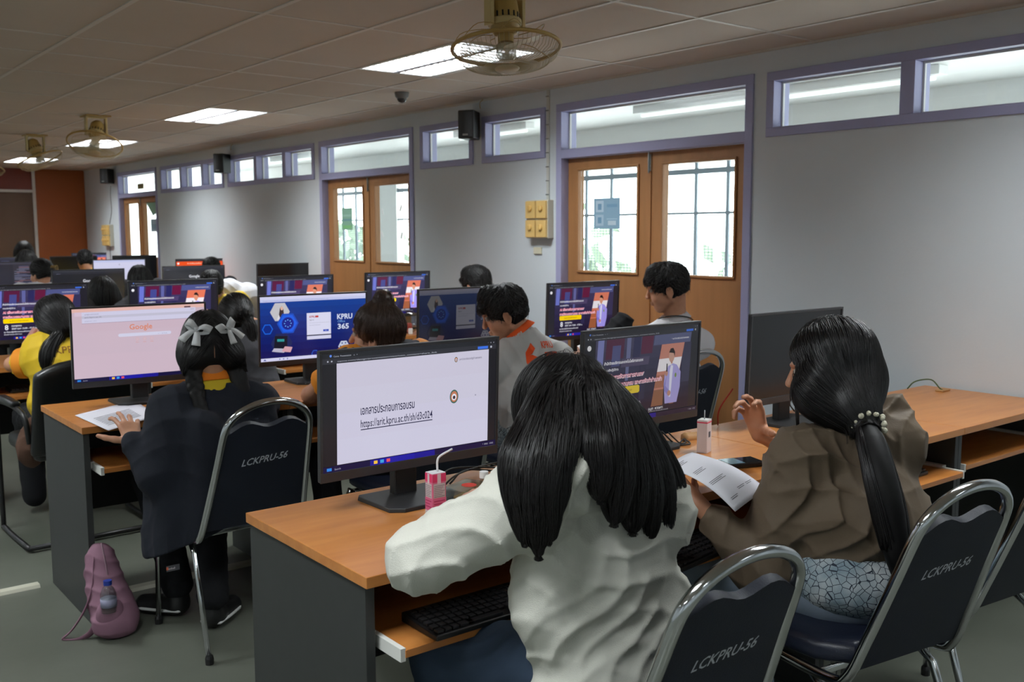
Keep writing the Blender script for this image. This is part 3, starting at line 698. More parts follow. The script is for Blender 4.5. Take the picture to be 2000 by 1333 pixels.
# ------------------------------------------------------------------ black armchair on a sled base
t = thing('office_armchair', 'black leatherette armchair with a tubular sled base under the woman in yellow', 'chair', (1.26, 5.03, 0), R(2))
bk = MB(); q = []
for i in range(9):
    for k in range(11):
        s = i / 8; u = -1 + 2 * k / 10
        q.append((u * (.27 - .01 * s), -.27 - .08 * s + .03 * u * u, .44 + (.44 - .06 * abs(u) ** 3) * s))
fs = [(i * 11 + k, i * 11 + k + 1, (i + 1) * 11 + k + 1, (i + 1) * 11 + k) for i in range(8) for k in range(10)]
bk.add(q, fs); o = bk.build('backrest', M_leather, t, smooth=True); md = o.modifiers.new('s', 'SOLIDIFY'); md.thickness = .055; md.offset = 0; md = o.modifiers.new('b', 'BEVEL'); md.width = .02; md.segments = 3
MB().box((0, .0, .445), (.50, .50, .075)).build('seat', M_leather, t, bevel=.025, smooth=True)
for s in (-1, 1):
    MB().tube(cr([(s * .27, -.24, .50), (s * .29, -.22, .64), (s * .30, .14, .65), (s * .30, .20, .60), (s * .30, .20, .08), (s * .30, .16, .02), (s * .30, -.26, .02)], 5), .0125, 8).build('sled_leg', M_black, t, smooth=True)
    MB().box((s * .298, -.02, .672), (.045, .26, .028)).build('armrest', M_leather, t, bevel=.01, smooth=True)
MB().tube([(-.30, -.26, .02), (.30, -.26, .02)], .0125, 8).build('rear_bar', M_black, t, smooth=True)

# ------------------------------------------------------------------ orbit fans
def make_fan(x, y, tiltx, tilty, label, dz=0.0):
    t = thing('ceiling_fan', label, 'fan', (x, y, CZ), 0, 'caged orbit fans under the ceiling')
    MB().bb(-.095, .095, -.095, .095, -.012, -.001).build('ceiling_plate', M_creamd, t, bevel=.003)
    br = MB()
    for s in (-1, 1): br.bb(s * .075 - .008, s * .075 + .008, -.022, .022, -.155, -.012)
    br.bb(-.083, .083, -.03, .03, -.02, -.012)
    br.build('bracket', M_cream, t, bevel=.002)
    T0 = Matrix.Translation((0, 0, -.135)) @ Matrix.Rotation(R(tiltx), 4, 'X') @ Matrix.Rotation(R(tilty), 4, 'Y')
    mo = MB().lathe([(0, .10), (.03, .098), (.05, .075), (.056, .03), (.056, -.03), (.045, -.045), (.03, -.05), (.03, -.08), (0, -.08)], (0, 0, 0), 20)
    mo.xf(T0); mt_ = mo.build('motor', M_creamd, t, smooth=True, ang=40)
    vt = MB()
    for k in range(16):
        a = 2 * math.pi * k / 16; vt.box((.0565 * math.cos(a), .0565 * math.sin(a), .01), (.003, .006, .035), rz=a)
    vt.xf(T0).build('motor_vents', M_black, mt_)
    yk = MB().tube([(-.075, 0, 0), (-.058, 0, -.006)], .01, 8).tube([(.075, 0, 0), (.058, 0, -.006)], .01, 8).lathe([(.060, -.012), (.064, -.008), (.064, .008), (.060, .012), (.057, .012), (.057, -.012)], (0, 0, -.006), 20)
    yk.xf(T0).build('yoke', M_cream, t, smooth=True, ang=40)
    Rg = .205; zr = -.10
    rg = MB().tube([(Rg * math.cos(2 * math.pi * k / 48), Rg * math.sin(2 * math.pi * k / 48), zr) for k in range(48)], .0075, 8, closed=True)
    rg.xf(T0).build('guard_ring', M_creamd, t, smooth=True)
    g_ = MB()
    for k in range(72):
        a = 2 * math.pi * k / 72; c_, s_ = math.cos(a), math.sin(a)
        g_.tube([(c_ * r_, s_ * r_, z_) for r_, z_ in ((Rg, zr), (Rg * .93, zr - .035), (Rg * .72, zr - .062), (Rg * .45, zr - .074), (.045, zr - .078))], .0009, 4, caps=False)
    for r_, z_ in ((Rg * .80, zr - .055), (Rg * .45, zr - .074)): g_.tube([(r_ * math.cos(2 * math.pi * k / 40), r_ * math.sin(2 * math.pi * k / 40), z_) for k in range(40)], .0012, 5, closed=True)
    g_.lathe([(0, zr - .084), (.045, zr - .082), (.05, zr - .074), (.0, zr - .073)], (0, 0, 0), 20)
    tag(g_.xf(T0).build('front_guard', mat('cream_wire', (190, 176, 140), .4), t, smooth=True), None)
    g2 = MB()
    for k in range(8):
        a = 2 * math.pi * k / 8; a2 = a + .75
        g2.tube(cr([(Rg * math.cos(a), Rg * math.sin(a), zr), (Rg * .85 * math.cos(a + .3), Rg * .85 * math.sin(a + .3), zr + .05), (Rg * .5 * math.cos(a2), Rg * .5 * math.sin(a2), zr + .055), (.05 * math.cos(a2 + .3), .05 * math.sin(a2 + .3), -.05)], 4), .0016, 5)
    g2.xf(T0).build('rear_guard', M_creamd, t, smooth=True)
    bl = MB().lathe([(.0, -.145), (.03, -.143), (.038, -.13), (.038, -.09), (0, -.088)], (0, 0, 0), 18)
    for k in range(3):
        a = 2 * math.pi * k / 3 + .4; vs = []; fs = []
        for i in range(8):
            for j in range(7):
                rr_ = .034 + .140 * i / 7; w_ = (.5 + .55 * math.sin(math.pi * min(1, i / 7 * .9 + .1))) * .95
                th = a + (j / 6 - .5) * w_ * 1.35; zz = -.115 + (j / 6 - .5) * .042
                vs.append((rr_ * math.cos(th), rr_ * math.sin(th), zz))
        fs = [(i * 7 + j, i * 7 + j + 1, (i + 1) * 7 + j + 1, (i + 1) * 7 + j) for i in range(7) for j in range(6)]
        bl.add(vs, fs)
    bl.xf(T0); o = bl.build('fan_blades', mat('cream_fan_blade', (222, 214, 186), .35, alpha=.85), t, smooth=True)
    return t
make_fan(2.36, 3.02, -8, 3, 'caged cream ceiling fan nearest the camera, by the top picture edge')
make_fan(2.35, 8.30, -20, 14, 'caged cream ceiling fan over the left desks, second from the camera')
make_fan(2.34, 10.25, -14, -18, 'caged cream ceiling fan, third from the camera')
make_fan(2.20, 11.9, -10, 10, 'caged cream ceiling fan cut off by the left picture edge')

# ------------------------------------------------------------------ things on the wall and ceiling
def make_speaker(y, z, h, label, wire=True):
    t = thing('wall_speaker', label, 'speaker', (WX, y, z), R(34), group='black speakers high on the wall')
    w_ = h * .62
    s = MB().add([(-.20, -w_ / 2, 0), (-.20, w_ / 2, 0), (-.04, w_ * .40, 0), (-.04, -w_ * .40, 0), (-.20, -w_ / 2, h), (-.20, w_ / 2, h), (-.04, w_ * .40, h), (-.04, -w_ * .40, h)], [(0, 1, 2, 3), (7, 6, 5, 4), (4, 5, 1, 0), (5, 6, 2, 1), (6, 7, 3, 2), (7, 4, 0, 3)])
    s.build('speaker_box', M_black, t, bevel=.008)
    g_ = MB(); n = 12
    for k in range(n):
        a0 = -w_ / 2 + .012 + (w_ - .024) * k / n; a1 = -w_ / 2 + .012 + (w_ - .024) * (k + 1) / n
        f0 = -.201 - .012 * math.sin(math.pi * k / n); f1 = -.201 - .012 * math.sin(math.pi * (k + 1) / n)
        g_.add([(f0, a0, .012), (f1, a1, .012), (f1, a1, h - .012), (f0, a0, h - .012)], [(3, 2, 1, 0)])
    g_.build('grille', M_blackm, t, smooth=True)
    MB().bb(-.218, -.205, -.018, .018, h * .10, h * .16).build('badge', mat('silver_badge', (170, 170, 165), .3, metal=.6), t)
    MB().bb(-.045, 0, -.02, .02, h * .35, h * .65).build('wall_bracket', M_black, t)
    return t
make_speaker(5.76, 2.095, .195, 'black wall speaker nearest the camera, between two high windows')
make_speaker(10.2, 2.07, .20, 'black wall speaker over the row of small high windows')
make_speaker(14.25, 2.12, .20, 'black wall speaker farthest away, above the yellow fan regulator')
# speaker leads up to the ceiling
for y, lab in ((5.62, 'thin pale speaker lead running up from the nearest speaker'), (10.0, 'thin speaker lead above the middle speaker')):
    tag(MB().tube(cr([(WX - .06, y, CZ - .07), (WX - .05, y + .02, CZ - .03), (WX - .03, y + .01, CZ - .004)], 4), .003, 6).build('speaker_lead', M_creamd, smooth=True), lab, 'cable')

def make_regulator(y0, y1, z0, z1, cols, rows, label):
    t = thing('fan_regulator', label, 'switch box', (WX, (y0 + y1) / 2, (z0 + z1) / 2)); W_ = y1 - y0; H_ = z1 - z0
    MB().bb(-.05, 0, -W_ / 2, W_ / 2, -H_ / 2, H_ / 2).build('box', mat('aged_white_box', (196, 190, 172), .5), t, bevel=.003)
    for i in range(cols):
        for j in range(rows):
            cy = -W_ / 2 + W_ * (i + .5) / cols; cz = -H_ / 2 + H_ * (j + .5) / rows
            u = MB().bb(-.066, -.05, cy - W_ / cols * .44, cy + W_ / cols * .44, cz - H_ / rows * .45, cz + H_ / rows * .45).build('dial_plate', M_yellow, t, bevel=.002)
            k = MB().lathe([(.020, 0), (.019, .012), (.012, .015), (0, .015)], (-.066, cy, cz + .008), 16, mt=Matrix.Rotation(R(-90), 4, 'Y')); k.bb(-.087, -.080, cy - .003, cy + .003, cz - .008, cz + .024)
            k.build('dial', M_yellow, u, smooth=True, ang=40)
    return t
make_regulator(4.905, 5.125, 1.405, 1.655, 2, 2, 'yellow fan regulator box with four dials beside the nearest brown doors')
make_regulator(14.35, 14.70, 1.26, 1.56, 3, 2, 'yellow fan regulator box near the orange back wall')
tag(MB().bb(WX - .012, WX - .0005, 5.02, 5.10, 1.30, 1.345).build('wall_socket', mat('ivory_plastic', (214, 208, 184), .45), bevel=.003), 'small ivory wall socket under the nearest yellow regulator', 'socket')
t = thing('wall_conduit', 'white cable conduit with clips running down from the ceiling to the nearest regulator', 'cable', (WX, 4.955, 1.65))
MB().bb(-.010, -.0005, -.012, .012, .004, CZ - 1.655).build('conduit_strip', mat('conduit_white', (200, 202, 196), .5), t)
for k in range(8): MB().box((-.0125, 0, .04 + .09 * k), (.004, .03, .006)).build('clip', M_chrome, t)
tag(MB().tube(cr([(WX - .05, 14.22, 2.09), (WX - .02, 14.35, 1.95), (WX - .03, 14.3, 1.75), (WX - .02, 14.45, 1.57)], 5), .004, 6).build('regulator_cable', M_cable, smooth=True), 'dark cable hanging from the farthest speaker to its regulator', 'cable')
tag(MB().tube([(WX - .01, 14.52, 1.258), (WX - .01, 14.52, .80)], .004, 6).build('regulator_cable', M_cable, smooth=True), 'dark cable running down below the farthest yellow regulator', 'cable')

# papers taped on the doors
def door_paper(name, y0, y1, z0, z1, base, marks, label):
    w_, h_ = y1 - y0, z1 - z0; a = Art(w_, h_, emis=False); a.rect(0, 0, 1, 1, base)
    for m_ in marks: a.rect(*m_)
    a.mb.xf(Matrix.Rotation(R(-90), 4, 'Z'))      # faces the room (towards -x)
    o = a.build(name, None, (WX + 0.058, (y0 + y1) / 2, (z0 + z1) / 2)); o.modifiers.new('s', 'SOLIDIFY').thickness = .0004
    return tag(o, label, 'notice')
door_paper('door_notice', 4.35, 4.585, 1.465, 1.655, (134, 168, 190), [(.08, .55, .38, .92, (178, 200, 214)), (.08, .1, .38, .46, (168, 192, 208)), (.16, .62, .30, .82, (110, 150, 180)), (.16, .18, .30, .38, (110, 150, 180)), (.5, .3, .9, .34, (160, 190, 206)), (.5, .7, .9, .8, (116, 154, 182)), (.55, .12, .85, .26, (186, 204, 214))], 'pale blue notice on the glass of the nearest brown doors')
door_paper('door_notice', 7.67, 7.86, 1.47, 1.66, (128, 172, 150), [(.1, .6, .9, .7, (150, 190, 176)), (.1, .4, .9, .5, (104, 146, 150)), (.1, .05, .9, .2, (120, 184, 120))], 'green notice on the glass of the middle brown doors')
door_paper('door_notice', 12.62, 12.95, 1.46, 1.62, (150, 170, 184), [(.2, .2, .8, .6, (120, 150, 170))], 'blue grey notice on the farthest brown door')
o = MB().add([(WX + .056, 12.62, 1.84), (WX + .056, 13.1, 1.84), (WX + .056, 12.85, 1.66), (WX + .056, 12.62, 1.72)], [(0, 1, 2, 3)]).build('door_sticker', mat('green_leaf_print', (128, 166, 140), .6)); o.modifiers.new('s', 'SOLIDIFY').thickness = .0004
tag(o, 'green leaf sticker in the corner of the farthest brown door pane', 'sticker')
tag(MB().bb(WX + .058, WX + .064, 13.18, 13.42, 2.02, 2.09).build('transom_plate', mat('olive_plate', (130, 116, 70), .6)), 'small olive sign plate in the transom over the farthest door', 'sign')
for k, (yy, zz) in enumerate(((7.17, 1.62), (6.88, 1.64), (7.18, 1.43), (6.87, 1.42))):
    tag(MB().box((WX + .063, yy, zz), (.0015, .018, .055), mt=Matrix.Rotation(R(25 if k % 2 else -25), 4, 'X')).build('tape_scrap', M_white), 'scrap of white tape, %s of the right pane of the middle doors' % ['upper left', 'upper right', 'lower left', 'lower right'][k], 'tape', 'tape scraps on the middle door glass')

# dome camera and floor trunking
t = thing('dome_camera', 'small grey dome camera on the ceiling between the lights', 'security camera', (3.58, 5.70, CZ))
MB().lathe([(.048, 0), (.048, -.008), (.044, -.03), (.03, -.045)], n=20).build('camera_ring', mat('grey_plastic', (110, 108, 106), .5), t, smooth=True, ang=40)
MB().lathe([(.034, -.03), (.032, -.05), (.022, -.064), (0, -.07)], n=18).build('camera_dome', mat('smoked_dome', (50, 50, 54), .15), t, smooth=True)
t = thing('floor_trunking', 'white cable trunking along the floor, ending at the charcoal desk panel', 'cable trunking', (-1.3, 4.29, 0))
MB().prism([(-.03, 0), (.03, 0), (.02, .012), (-.02, .012)], -2.2, 2.2).xf(Matrix.Rotation(R(-90), 4, 'Z')).build('cover', mat('trunking_white', (196, 194, 176), .5), t, bevel=.001)
tag(MB().prism([(-.03, 0), (.03, 0), (.02, .012), (-.02, .012)], 1.0, 4.2).xf(Matrix.Rotation(R(-90), 4, 'Z')).build('floor_trunking', mat('trunking_white', (196, 194, 176), .5), loc=(0, 4.0, 0)), 'white cable trunking on the floor under the second desk row', 'cable trunking')
# ------------------------------------------------------------------ smooth solids: signed distances on a grid, skinned with surface nets
def V(*a): return np.array(a if len(a) == 3 else a[0], dtype=np.float64)
def nrm(v): v = np.asarray(v, float); return v / (np.linalg.norm(v) + 1e-12)
def frame(fwd, up=(0, 0, 1)):       # columns: right, forward, up
    f = nrm(fwd); r = nrm(np.cross(f, up)); u = np.cross(r, f); return np.array([r, f, u]).T
class SDF:
    def __init__(s, lo, hi, v):
        s.lo = V(lo); s.v = v; s.n = np.maximum(4, np.ceil((V(hi) - s.lo) / v).astype(int) + 1)
        s.ax = [s.lo[i] + v * np.arange(s.n[i]) for i in range(3)]; s.D = np.full(s.n, 0.5, np.float32)
    def sub(s, lo, hi):
        a = np.clip(np.floor((V(lo) - s.lo) / s.v).astype(int), 0, s.n); b = np.clip(np.ceil((V(hi) - s.lo) / s.v).astype(int) + 1, 0, s.n)
        if np.any(b <= a): return None
        sl = tuple(slice(a[i], b[i]) for i in range(3))
        X, Y, Z = np.meshgrid(*[s.ax[i][sl[i]] for i in range(3)], indexing='ij', sparse=True)
        return sl, X, Y, Z
    def _mix(s, sl, d, k, op='u'):
        A = s.D[sl]; d = d.astype(np.float32)
        if op == 'u': h = np.maximum(k - np.abs(A - d), 0) / k; s.D[sl] = np.minimum(A, d) - h * h * k * .25
        elif op == 'c': d = -d; h = np.maximum(k - np.abs(A - d), 0) / k; s.D[sl] = np.maximum(A, d) + h * h * k * .25
    def cone(s, a, b, ra, rb, k=.015, op='u', pad=.05):
        a, b = V(a), V(b); m = max(ra, rb) + pad; q = s.sub(np.minimum(a, b) - m, np.maximum(a, b) + m)
        if q is None: return s
        sl, X, Y, Z = q; ba = b - a; L = float(ba @ ba) + 1e-12
        h = np.clip(((X - a[0]) * ba[0] + (Y - a[1]) * ba[1] + (Z - a[2]) * ba[2]) / L, 0, 1)
        d = np.sqrt((X - a[0] - h * ba[0]) ** 2 + (Y - a[1] - h * ba[1]) ** 2 + (Z - a[2] - h * ba[2]) ** 2) - (ra + (rb - ra) * h)
        s._mix(sl, d, k, op); return s
    def ell(s, c, r, Mx=None, k=.015, op='u', pad=.05):
        c, r = V(c), V(r); m = r.max() + pad; q = s.sub(c - m, c + m)
        if q is None: return s
        sl, X, Y, Z = q; Mx = np.eye(3) if Mx is None else Mx
        x, y, z = X - c[0], Y - c[1], Z - c[2]
        p = [(x * Mx[0, i] + y * Mx[1, i] + z * Mx[2, i]) / r[i] for i in range(3)]
        k0 = np.sqrt(p[0] ** 2 + p[1] ** 2 + p[2] ** 2) + 1e-6; k1 = np.sqrt((p[0] / r[0]) ** 2 + (p[1] / r[1]) ** 2 + (p[2] / r[2]) ** 2) + 1e-6
        s._mix(sl, k0 * (k0 - 1) / k1, k, op); return s
    def chain(s, pts, rs, k=.015, n=4):
        P = [np.array(p) for p in cr(pts, n)]; m = len(pts) - 1
        R_ = [float(np.interp(i / (len(P) - 1) * m, range(m + 1), rs)) for i in range(len(P))]
        for i in range(len(P) - 1): s.cone(P[i], P[i + 1], R_[i], R_[i + 1], k)
        return s
    def plane(s, p, n, k=.006):          # cut away everything on the n side of p
        n = nrm(n); X, Y, Z = np.meshgrid(*s.ax, indexing='ij', sparse=True)
        d = ((X - p[0]) * n[0] + (Y - p[1]) * n[1] + (Z - p[2]) * n[2]).astype(np.float32)
        h = np.maximum(k - np.abs(s.D - d), 0) / k; s.D = np.maximum(s.D, d) + h * h * k * .25; return s
    def wave(s, amp, freq, seed=0, axis=(0, 0, 1), ridged=True, stretch=3.0):   # cloth folds
        r = np.random.RandomState(seed); X, Y, Z = np.meshgrid(*[a.astype(np.float32) for a in s.ax], indexing='ij', sparse=True)
        a = nrm(axis); u = np.cross(a, [0.3, 1, .2]); u = nrm(u); w_ = np.cross(a, u)
        A = X * a[0] + Y * a[1] + Z * a[2]; U = X * u[0] + Y * u[1] + Z * u[2]; W = X * w_[0] + Y * w_[1] + Z * w_[2]
        near = np.abs(s.D) < .03
        g = np.sin(A * freq + 1.7 * np.sin(U * freq / stretch + r.rand() * 6) + 1.7 * np.sin(W * freq / stretch + r.rand() * 6) + r.rand() * 6)
        g2 = np.sin(A * freq * .53 + U * freq * .4 + 2 * np.sin(W * freq / stretch * 1.3 + r.rand() * 6) + r.rand() * 6)
        msk = .5 + .5 * np.sin(U * freq * .25 + r.rand() * 6) * np.sin(W * freq * .22 + A * freq * .2 + r.rand() * 6)
        f = ((1 - np.abs(g)) ** 1.6 * 1.5 - .45) * msk + ((1 - np.abs(g2)) ** 1.4 - .4) * .55 * (1.1 - msk) if ridged else g * .5 + g2 * .5
        s.D = np.where(near, s.D - amp * f, s.D).astype(np.float32); return s
    def mesh(s):
        D = s.D; D[0], D[-1] = .1, .1; D[:, 0], D[:, -1] = .1, .1; D[:, :, 0], D[:, :, -1] = .1, .1
        I = D < 0
        C = np.zeros(np.array(D.shape) - 1, np.uint8)
        nx, ny, nz = C.shape
        for i in (0, 1):
            for j in (0, 1):
                for k in (0, 1): C += I[i:nx + i, j:ny + j, k:nz + k]
        act = np.argwhere((C > 0) & (C < 8)); N = len(act)
        idx = np.full(C.shape, -1, np.int64); idx[tuple(act.T)] = np.arange(N)
        acc = np.zeros((N, 3)); cnt = np.zeros(N)
        crn = [(i, j, k) for i in (0, 1) for j in (0, 1) for k in (0, 1)]
        val = {c: D[tuple((act + c).T)] for c in crn}
        for c in crn:
            for ax in range(3):
                if c[ax]: continue
                e = list(c); e[ax] = 1; e = tuple(e); a, b = val[c], val[e]; m = (a < 0) != (b < 0)
                t = np.where(m, a / (a - b + 1e-20), 0)
                p = np.array(c, float) + t[:, None] * (np.array(e) - np.array(c)); acc += np.where(m[:, None], p, 0); cnt += m
        vts = s.lo + s.v * (act + acc / np.maximum(cnt, 1)[:, None])
        fs = []
        for ax in range(3):
            o1, o2 = [(1, 2), (2, 0), (0, 1)][ax]
            a = np.moveaxis(I, ax, 0); d = a[1:] != a[:-1]; w_ = np.argwhere(d); 
            q = np.empty_like(w_); q[:, ax] = w_[:, 0]; rest = [i for i in range(3) if i != ax]; q[:, rest[0]] = w_[:, 1]; q[:, rest[1]] = w_[:, 2]
            ok = (q[:, o1] > 0) & (q[:, o2] > 0) & (q[:, o1] < C.shape[o1]) & (q[:, o2] < C.shape[o2]); q = q[ok]
            def at_(d1, d2):
                p = q.copy(); p[:, o1] += d1; p[:, o2] += d2; return idx[tuple(p.T)]
            Q = np.stack([at_(-1, -1), at_(0, -1), at_(0, 0), at_(-1, 0)], 1)
            ins = I[tuple(q.T)]; Q[~ins] = Q[~ins][:, ::-1]; fs.append(Q)
        F_ = np.concatenate(fs); F_ = F_[(F_ >= 0).all(1)]
        return vts, F_
    def samp(s, P):      # trilinear value
        g = (P - s.lo) / s.v; g = np.clip(g, 0, s.n - 1.001); i = g.astype(int); f = g - i
        r = 0
        for c in ((0, 0, 0), (1, 0, 0), (0, 1, 0), (0, 0, 1), (1, 1, 0), (1, 0, 1), (0, 1, 1), (1, 1, 1)):
            w_ = np.prod([f[:, a] if c[a] else 1 - f[:, a] for a in range(3)], axis=0); r = r + w_ * s.D[i[:, 0] + c[0], i[:, 1] + c[1], i[:, 2] + c[2]]
        return r
    def grad(s, P, e=.004):
        g = np.stack([s.samp(P + np.eye(3)[a] * e) - s.samp(P - np.eye(3)[a] * e) for a in range(3)], 1)
        return g / (np.linalg.norm(g, axis=1, keepdims=True) + 1e-9)
def np_mesh(name, v, f, m, parent=None, smooth=True, uvfaces=None):
    me = bpy.data.meshes.new(name); me.vertices.add(len(v)); me.vertices.foreach_set('co', np.ascontiguousarray(v, dtype=np.float32).ravel())
    k = f.shape[1]; me.loops.add(f.size); me.loops.foreach_set('vertex_index', f.astype(np.int32).ravel()); me.polygons.add(len(f))
    me.polygons.foreach_set('loop_start', np.arange(0, f.size, k, dtype=np.int32)); me.polygons.foreach_set('loop_total', np.full(len(f), k, dtype=np.int32))
    me.polygons.foreach_set('use_smooth', np.full(len(f), smooth)); me.update(calc_edges=True)
    for q in (m if isinstance(m, (list, tuple)) else [m]): me.materials.append(q)
    o = bpy.data.objects.new(name, me); col.objects.link(o)
    if parent: o.parent = parent
    return o
def strands(S, seeds, dirfun, steps, step, rad, zmin=-9, off=.0012, seed=1, fall=7, jit=.12, fth=.45, clump=0, spread_=.0035):
    r = np.random.RandomState(seed); P = seeds.copy(); N = len(P); n = S.grad(P)
    P = P - n * (S.samp(P) - off)[:, None]
    jv = r.normal(0, jit, (N, 3)); PP = [P.copy()]; NN = [n]; RR = [np.full(N, rad)]; free = np.zeros(N); lim = zmin + r.uniform(0, .035, N) if np.isscalar(zmin) else zmin
    ofs = off + r.uniform(0, spread_, N)
    last = np.tile(V(0, 0, -1.), (N, 1))
    for t in range(steps):
        n = S.grad(P); d = dirfun(P) + jv; tg = d - n * (d * n).sum(1, keepdims=True); ln = np.linalg.norm(tg, axis=1)
        free = np.where((ln < fth) | (free > 0), free + 1, 0)
        mv = np.where((free > 0)[:, None], .62 * last + .38 * V(0, 0, -1.) + .15 * jv, tg / (ln[:, None] + 1e-9)); last = mv
        dead = (free > fall) | (P[:, 2] < lim + clump * (np.sin(150 * P[:, 0] + 2) + np.sin(67 * P[:, 0]) + 1))
        P2 = P + mv * step; c = (S.samp(P2) - ofs); g = S.grad(P2); P2 = np.where((free > 0)[:, None], P2 - g * np.minimum(c, 0)[:, None], P2 - g * c[:, None])
        P = np.where(dead[:, None], P, P2); lim = np.where(dead, 99, lim) if not np.isscalar(lim) else lim
        PP.append(P.copy()); NN.append(n); RR.append(np.where(dead, 0.00005, rad * np.where(free > fall - 3, .55, 1.0)))
    P = np.stack(PP, 1); n = np.stack(NN, 1); R_ = np.stack(RR, 1); R_[:, 0] *= .4
    T = np.gradient(P, axis=1); T /= np.linalg.norm(T, axis=2, keepdims=True) + 1e-9
    b = np.cross(T, n); b /= np.linalg.norm(b, axis=2, keepdims=True) + 1e-9
    n2 = np.cross(b, T)
    ring = [(n2 * math.cos(a) + b * math.sin(a) * 1.6) * R_[:, :, None] + P for a in (0, 2.094, 4.189)]
    W = np.stack(ring, 2); L = steps + 1
    v = W.reshape(-1, 3); base = (np.arange(N)[:, None] * L + np.arange(L - 1)[None]) * 3
    f = np.concatenate([np.stack([base + i, base + (i + 1) % 3, base + 3 + (i + 1) % 3, base + 3 + i], -1).reshape(-1, 4) for i in range(3)])
    return v, f
def merge(*parts):
    vs, fs, k = [], [], 0
    for v, f in parts: vs.append(v); fs.append(f + k); k += len(v)
    return np.concatenate(vs), np.concatenate(fs)

def hair_mesh(name, base, sv, m, par):
    o = np_mesh(name, *merge(base, sv), [m, M_scalp if m is M_hair else m], par); me = o.data; n = len(me.polygons)
    idx = np.zeros(n, np.int32); idx[:min(n, len(base[1]))] = 1; me.polygons.foreach_set('material_index', idx); return o

# ------------------------------------------------------------------ materials for people
M_skin = mat('skin', (205, 152, 120), .5, noise=.05, nscale=18, rgb2=(190, 134, 104))
M_skin.node_tree.nodes['Principled BSDF'].inputs['Subsurface Weight'].default_value = .0
M_hair = mat('black_hair', (19, 16, 16), .36, spec=.5); M_scalp = mat('black_hair_mass', (12, 11, 11), .62, spec=.25)
M_hairb = mat('dark_brown_hair', (62, 42, 31), .36, spec=.5)
M_eye = mat('eye_white', (176, 168, 160), .3); M_iris = mat('dark_iris', (24, 16, 12), .15)
def cloth(name, rgb, rough=.85, bump=.25, bs=500, **k): return mat(name, rgb, rough, bump=bump, bscale=bs, spec=.25, **k)

# ------------------------------------------------------------------ body pieces
def head_solid(S, H, M):
    W_ = lambda x, y, z: H + M @ V(x, y, z)
    S.ell(W_(0, -.010, .032), (.074, .092, .086), M, .01); S.ell(W_(0, .028, -.028), (.060, .062, .080), M, .02)
    S.ell(W_(0, .050, -.088), (.034, .032, .026), M, .02)
    for s in (-1, 1):
        S.ell(W_(s * .040, .045, -.045), (.028, .034, .032), M, .02); S.cone(W_(s * .052, .0, -.062), W_(s * .022, .055, -.098), .018, .016, .02)
        S.ell(W_(s * .031, .097, .004), (.017, .012, .011), M, .010, 'c')
        S.cone(W_(s * .014, .092, .022), W_(s * .046, .078, .024), .008, .006, .012)
        S.ell(W_(s * .076, -.010, -.018), (.009, .019, .031), M, .006); S.ell(W_(s * .082, -.006, -.016), (.006, .010, .018), M, .006, 'c')
        S.ell(W_(s * .074, -.006, -.046), (.007, .010, .010), M, .006)
    S.cone(W_(0, .088, .012), W_(0, .108, -.026), .009, .010, .010); S.ell(W_(0, .106, -.030), (.016, .010, .008), M, .006)
    S.ell(W_(0, .089, -.058), (.022, .011, .0055), M, .004); S.ell(W_(0, .088, -.069), (.019, .010, .006), M, .004)
def hand_solid(S, wr, d, pn, side, curl=(25, 28, 32, 38), thumb=(.7, .6, .25), sc=1.0, spread=.10):
    d = nrm(d); pn = nrm(pn - d * np.dot(pn, d)); lat = nrm(np.cross(d, pn)) * side; wr = V(wr)
    S.cone(wr, wr + d * .03 * sc, .022 * sc, .022 * sc, .015)
    for i, (off, ln, cl) in enumerate(zip((.028, .0095, -.009, -.027), (1.0, 1.08, 1.0, .80), curl)):
        base = wr + d * (.086, .090, .085, .076)[i] * sc + lat * off * sc - pn * .002
        S.cone(wr + d * .018 * sc + lat * off * .55 * sc, base, .0145 * sc, .0105 * sc, .010)
        p = base; a = 0; r0 = .0092 * sc
        dd0 = nrm(d + lat * off / .028 * spread)
        for L_, ca in ((.042, .75), (.026, 1.1), (.021, .8)):
            a += R(cl) * ca; q = p + (dd0 * math.cos(a) + pn * math.sin(a)) * L_ * ln * sc
            S.cone(p, q, r0, r0 * .9, .004); p = q; r0 *= .9
    p = wr + d * .022 * sc + lat * .020 * sc + pn * .004; t = nrm(lat * thumb[0] + d * thumb[1] + pn * thumb[2]); r0 = .0135 * sc
    for L_, bnd in ((.040, 0), (.032, .25), (.027, .3)):
        t = nrm(t + d * bnd * .6 + pn * bnd * .2); q = p + t * L_ * sc; S.cone(p, q, r0, r0 * .84, .007); p = q; r0 *= .84
def eyes(par, H, M):
    for s in (-1, 1):
        c = H + M @ V(s * .030, .0795, .004); b = MB()
        b.lathe([(0, .0115), (.006, .0098), (.0095, .0065), (.0115, 0), (.009, -.007), (0, -.0115)], tuple(c), 14, mt=Matrix.Identity(4)); f = M @ V(0, 1, 0)
        e = b.build('eye', M_eye, par, smooth=True); q = c + f * .0098
        T = Matrix.Translation(tuple(q)) @ Vector((0, 0, 1)).rotation_difference(Vector(tuple(f))).to_matrix().to_4x4()
        MB().lathe([(.0055, 0), (.005, .0016), (0, .0024)], n=14).xf(T).build('iris', M_iris, e, smooth=True)

def bounds(pts, pad): p = np.array([V(q) for q in pts]); return p.min(0) - pad, p.max(0) + pad

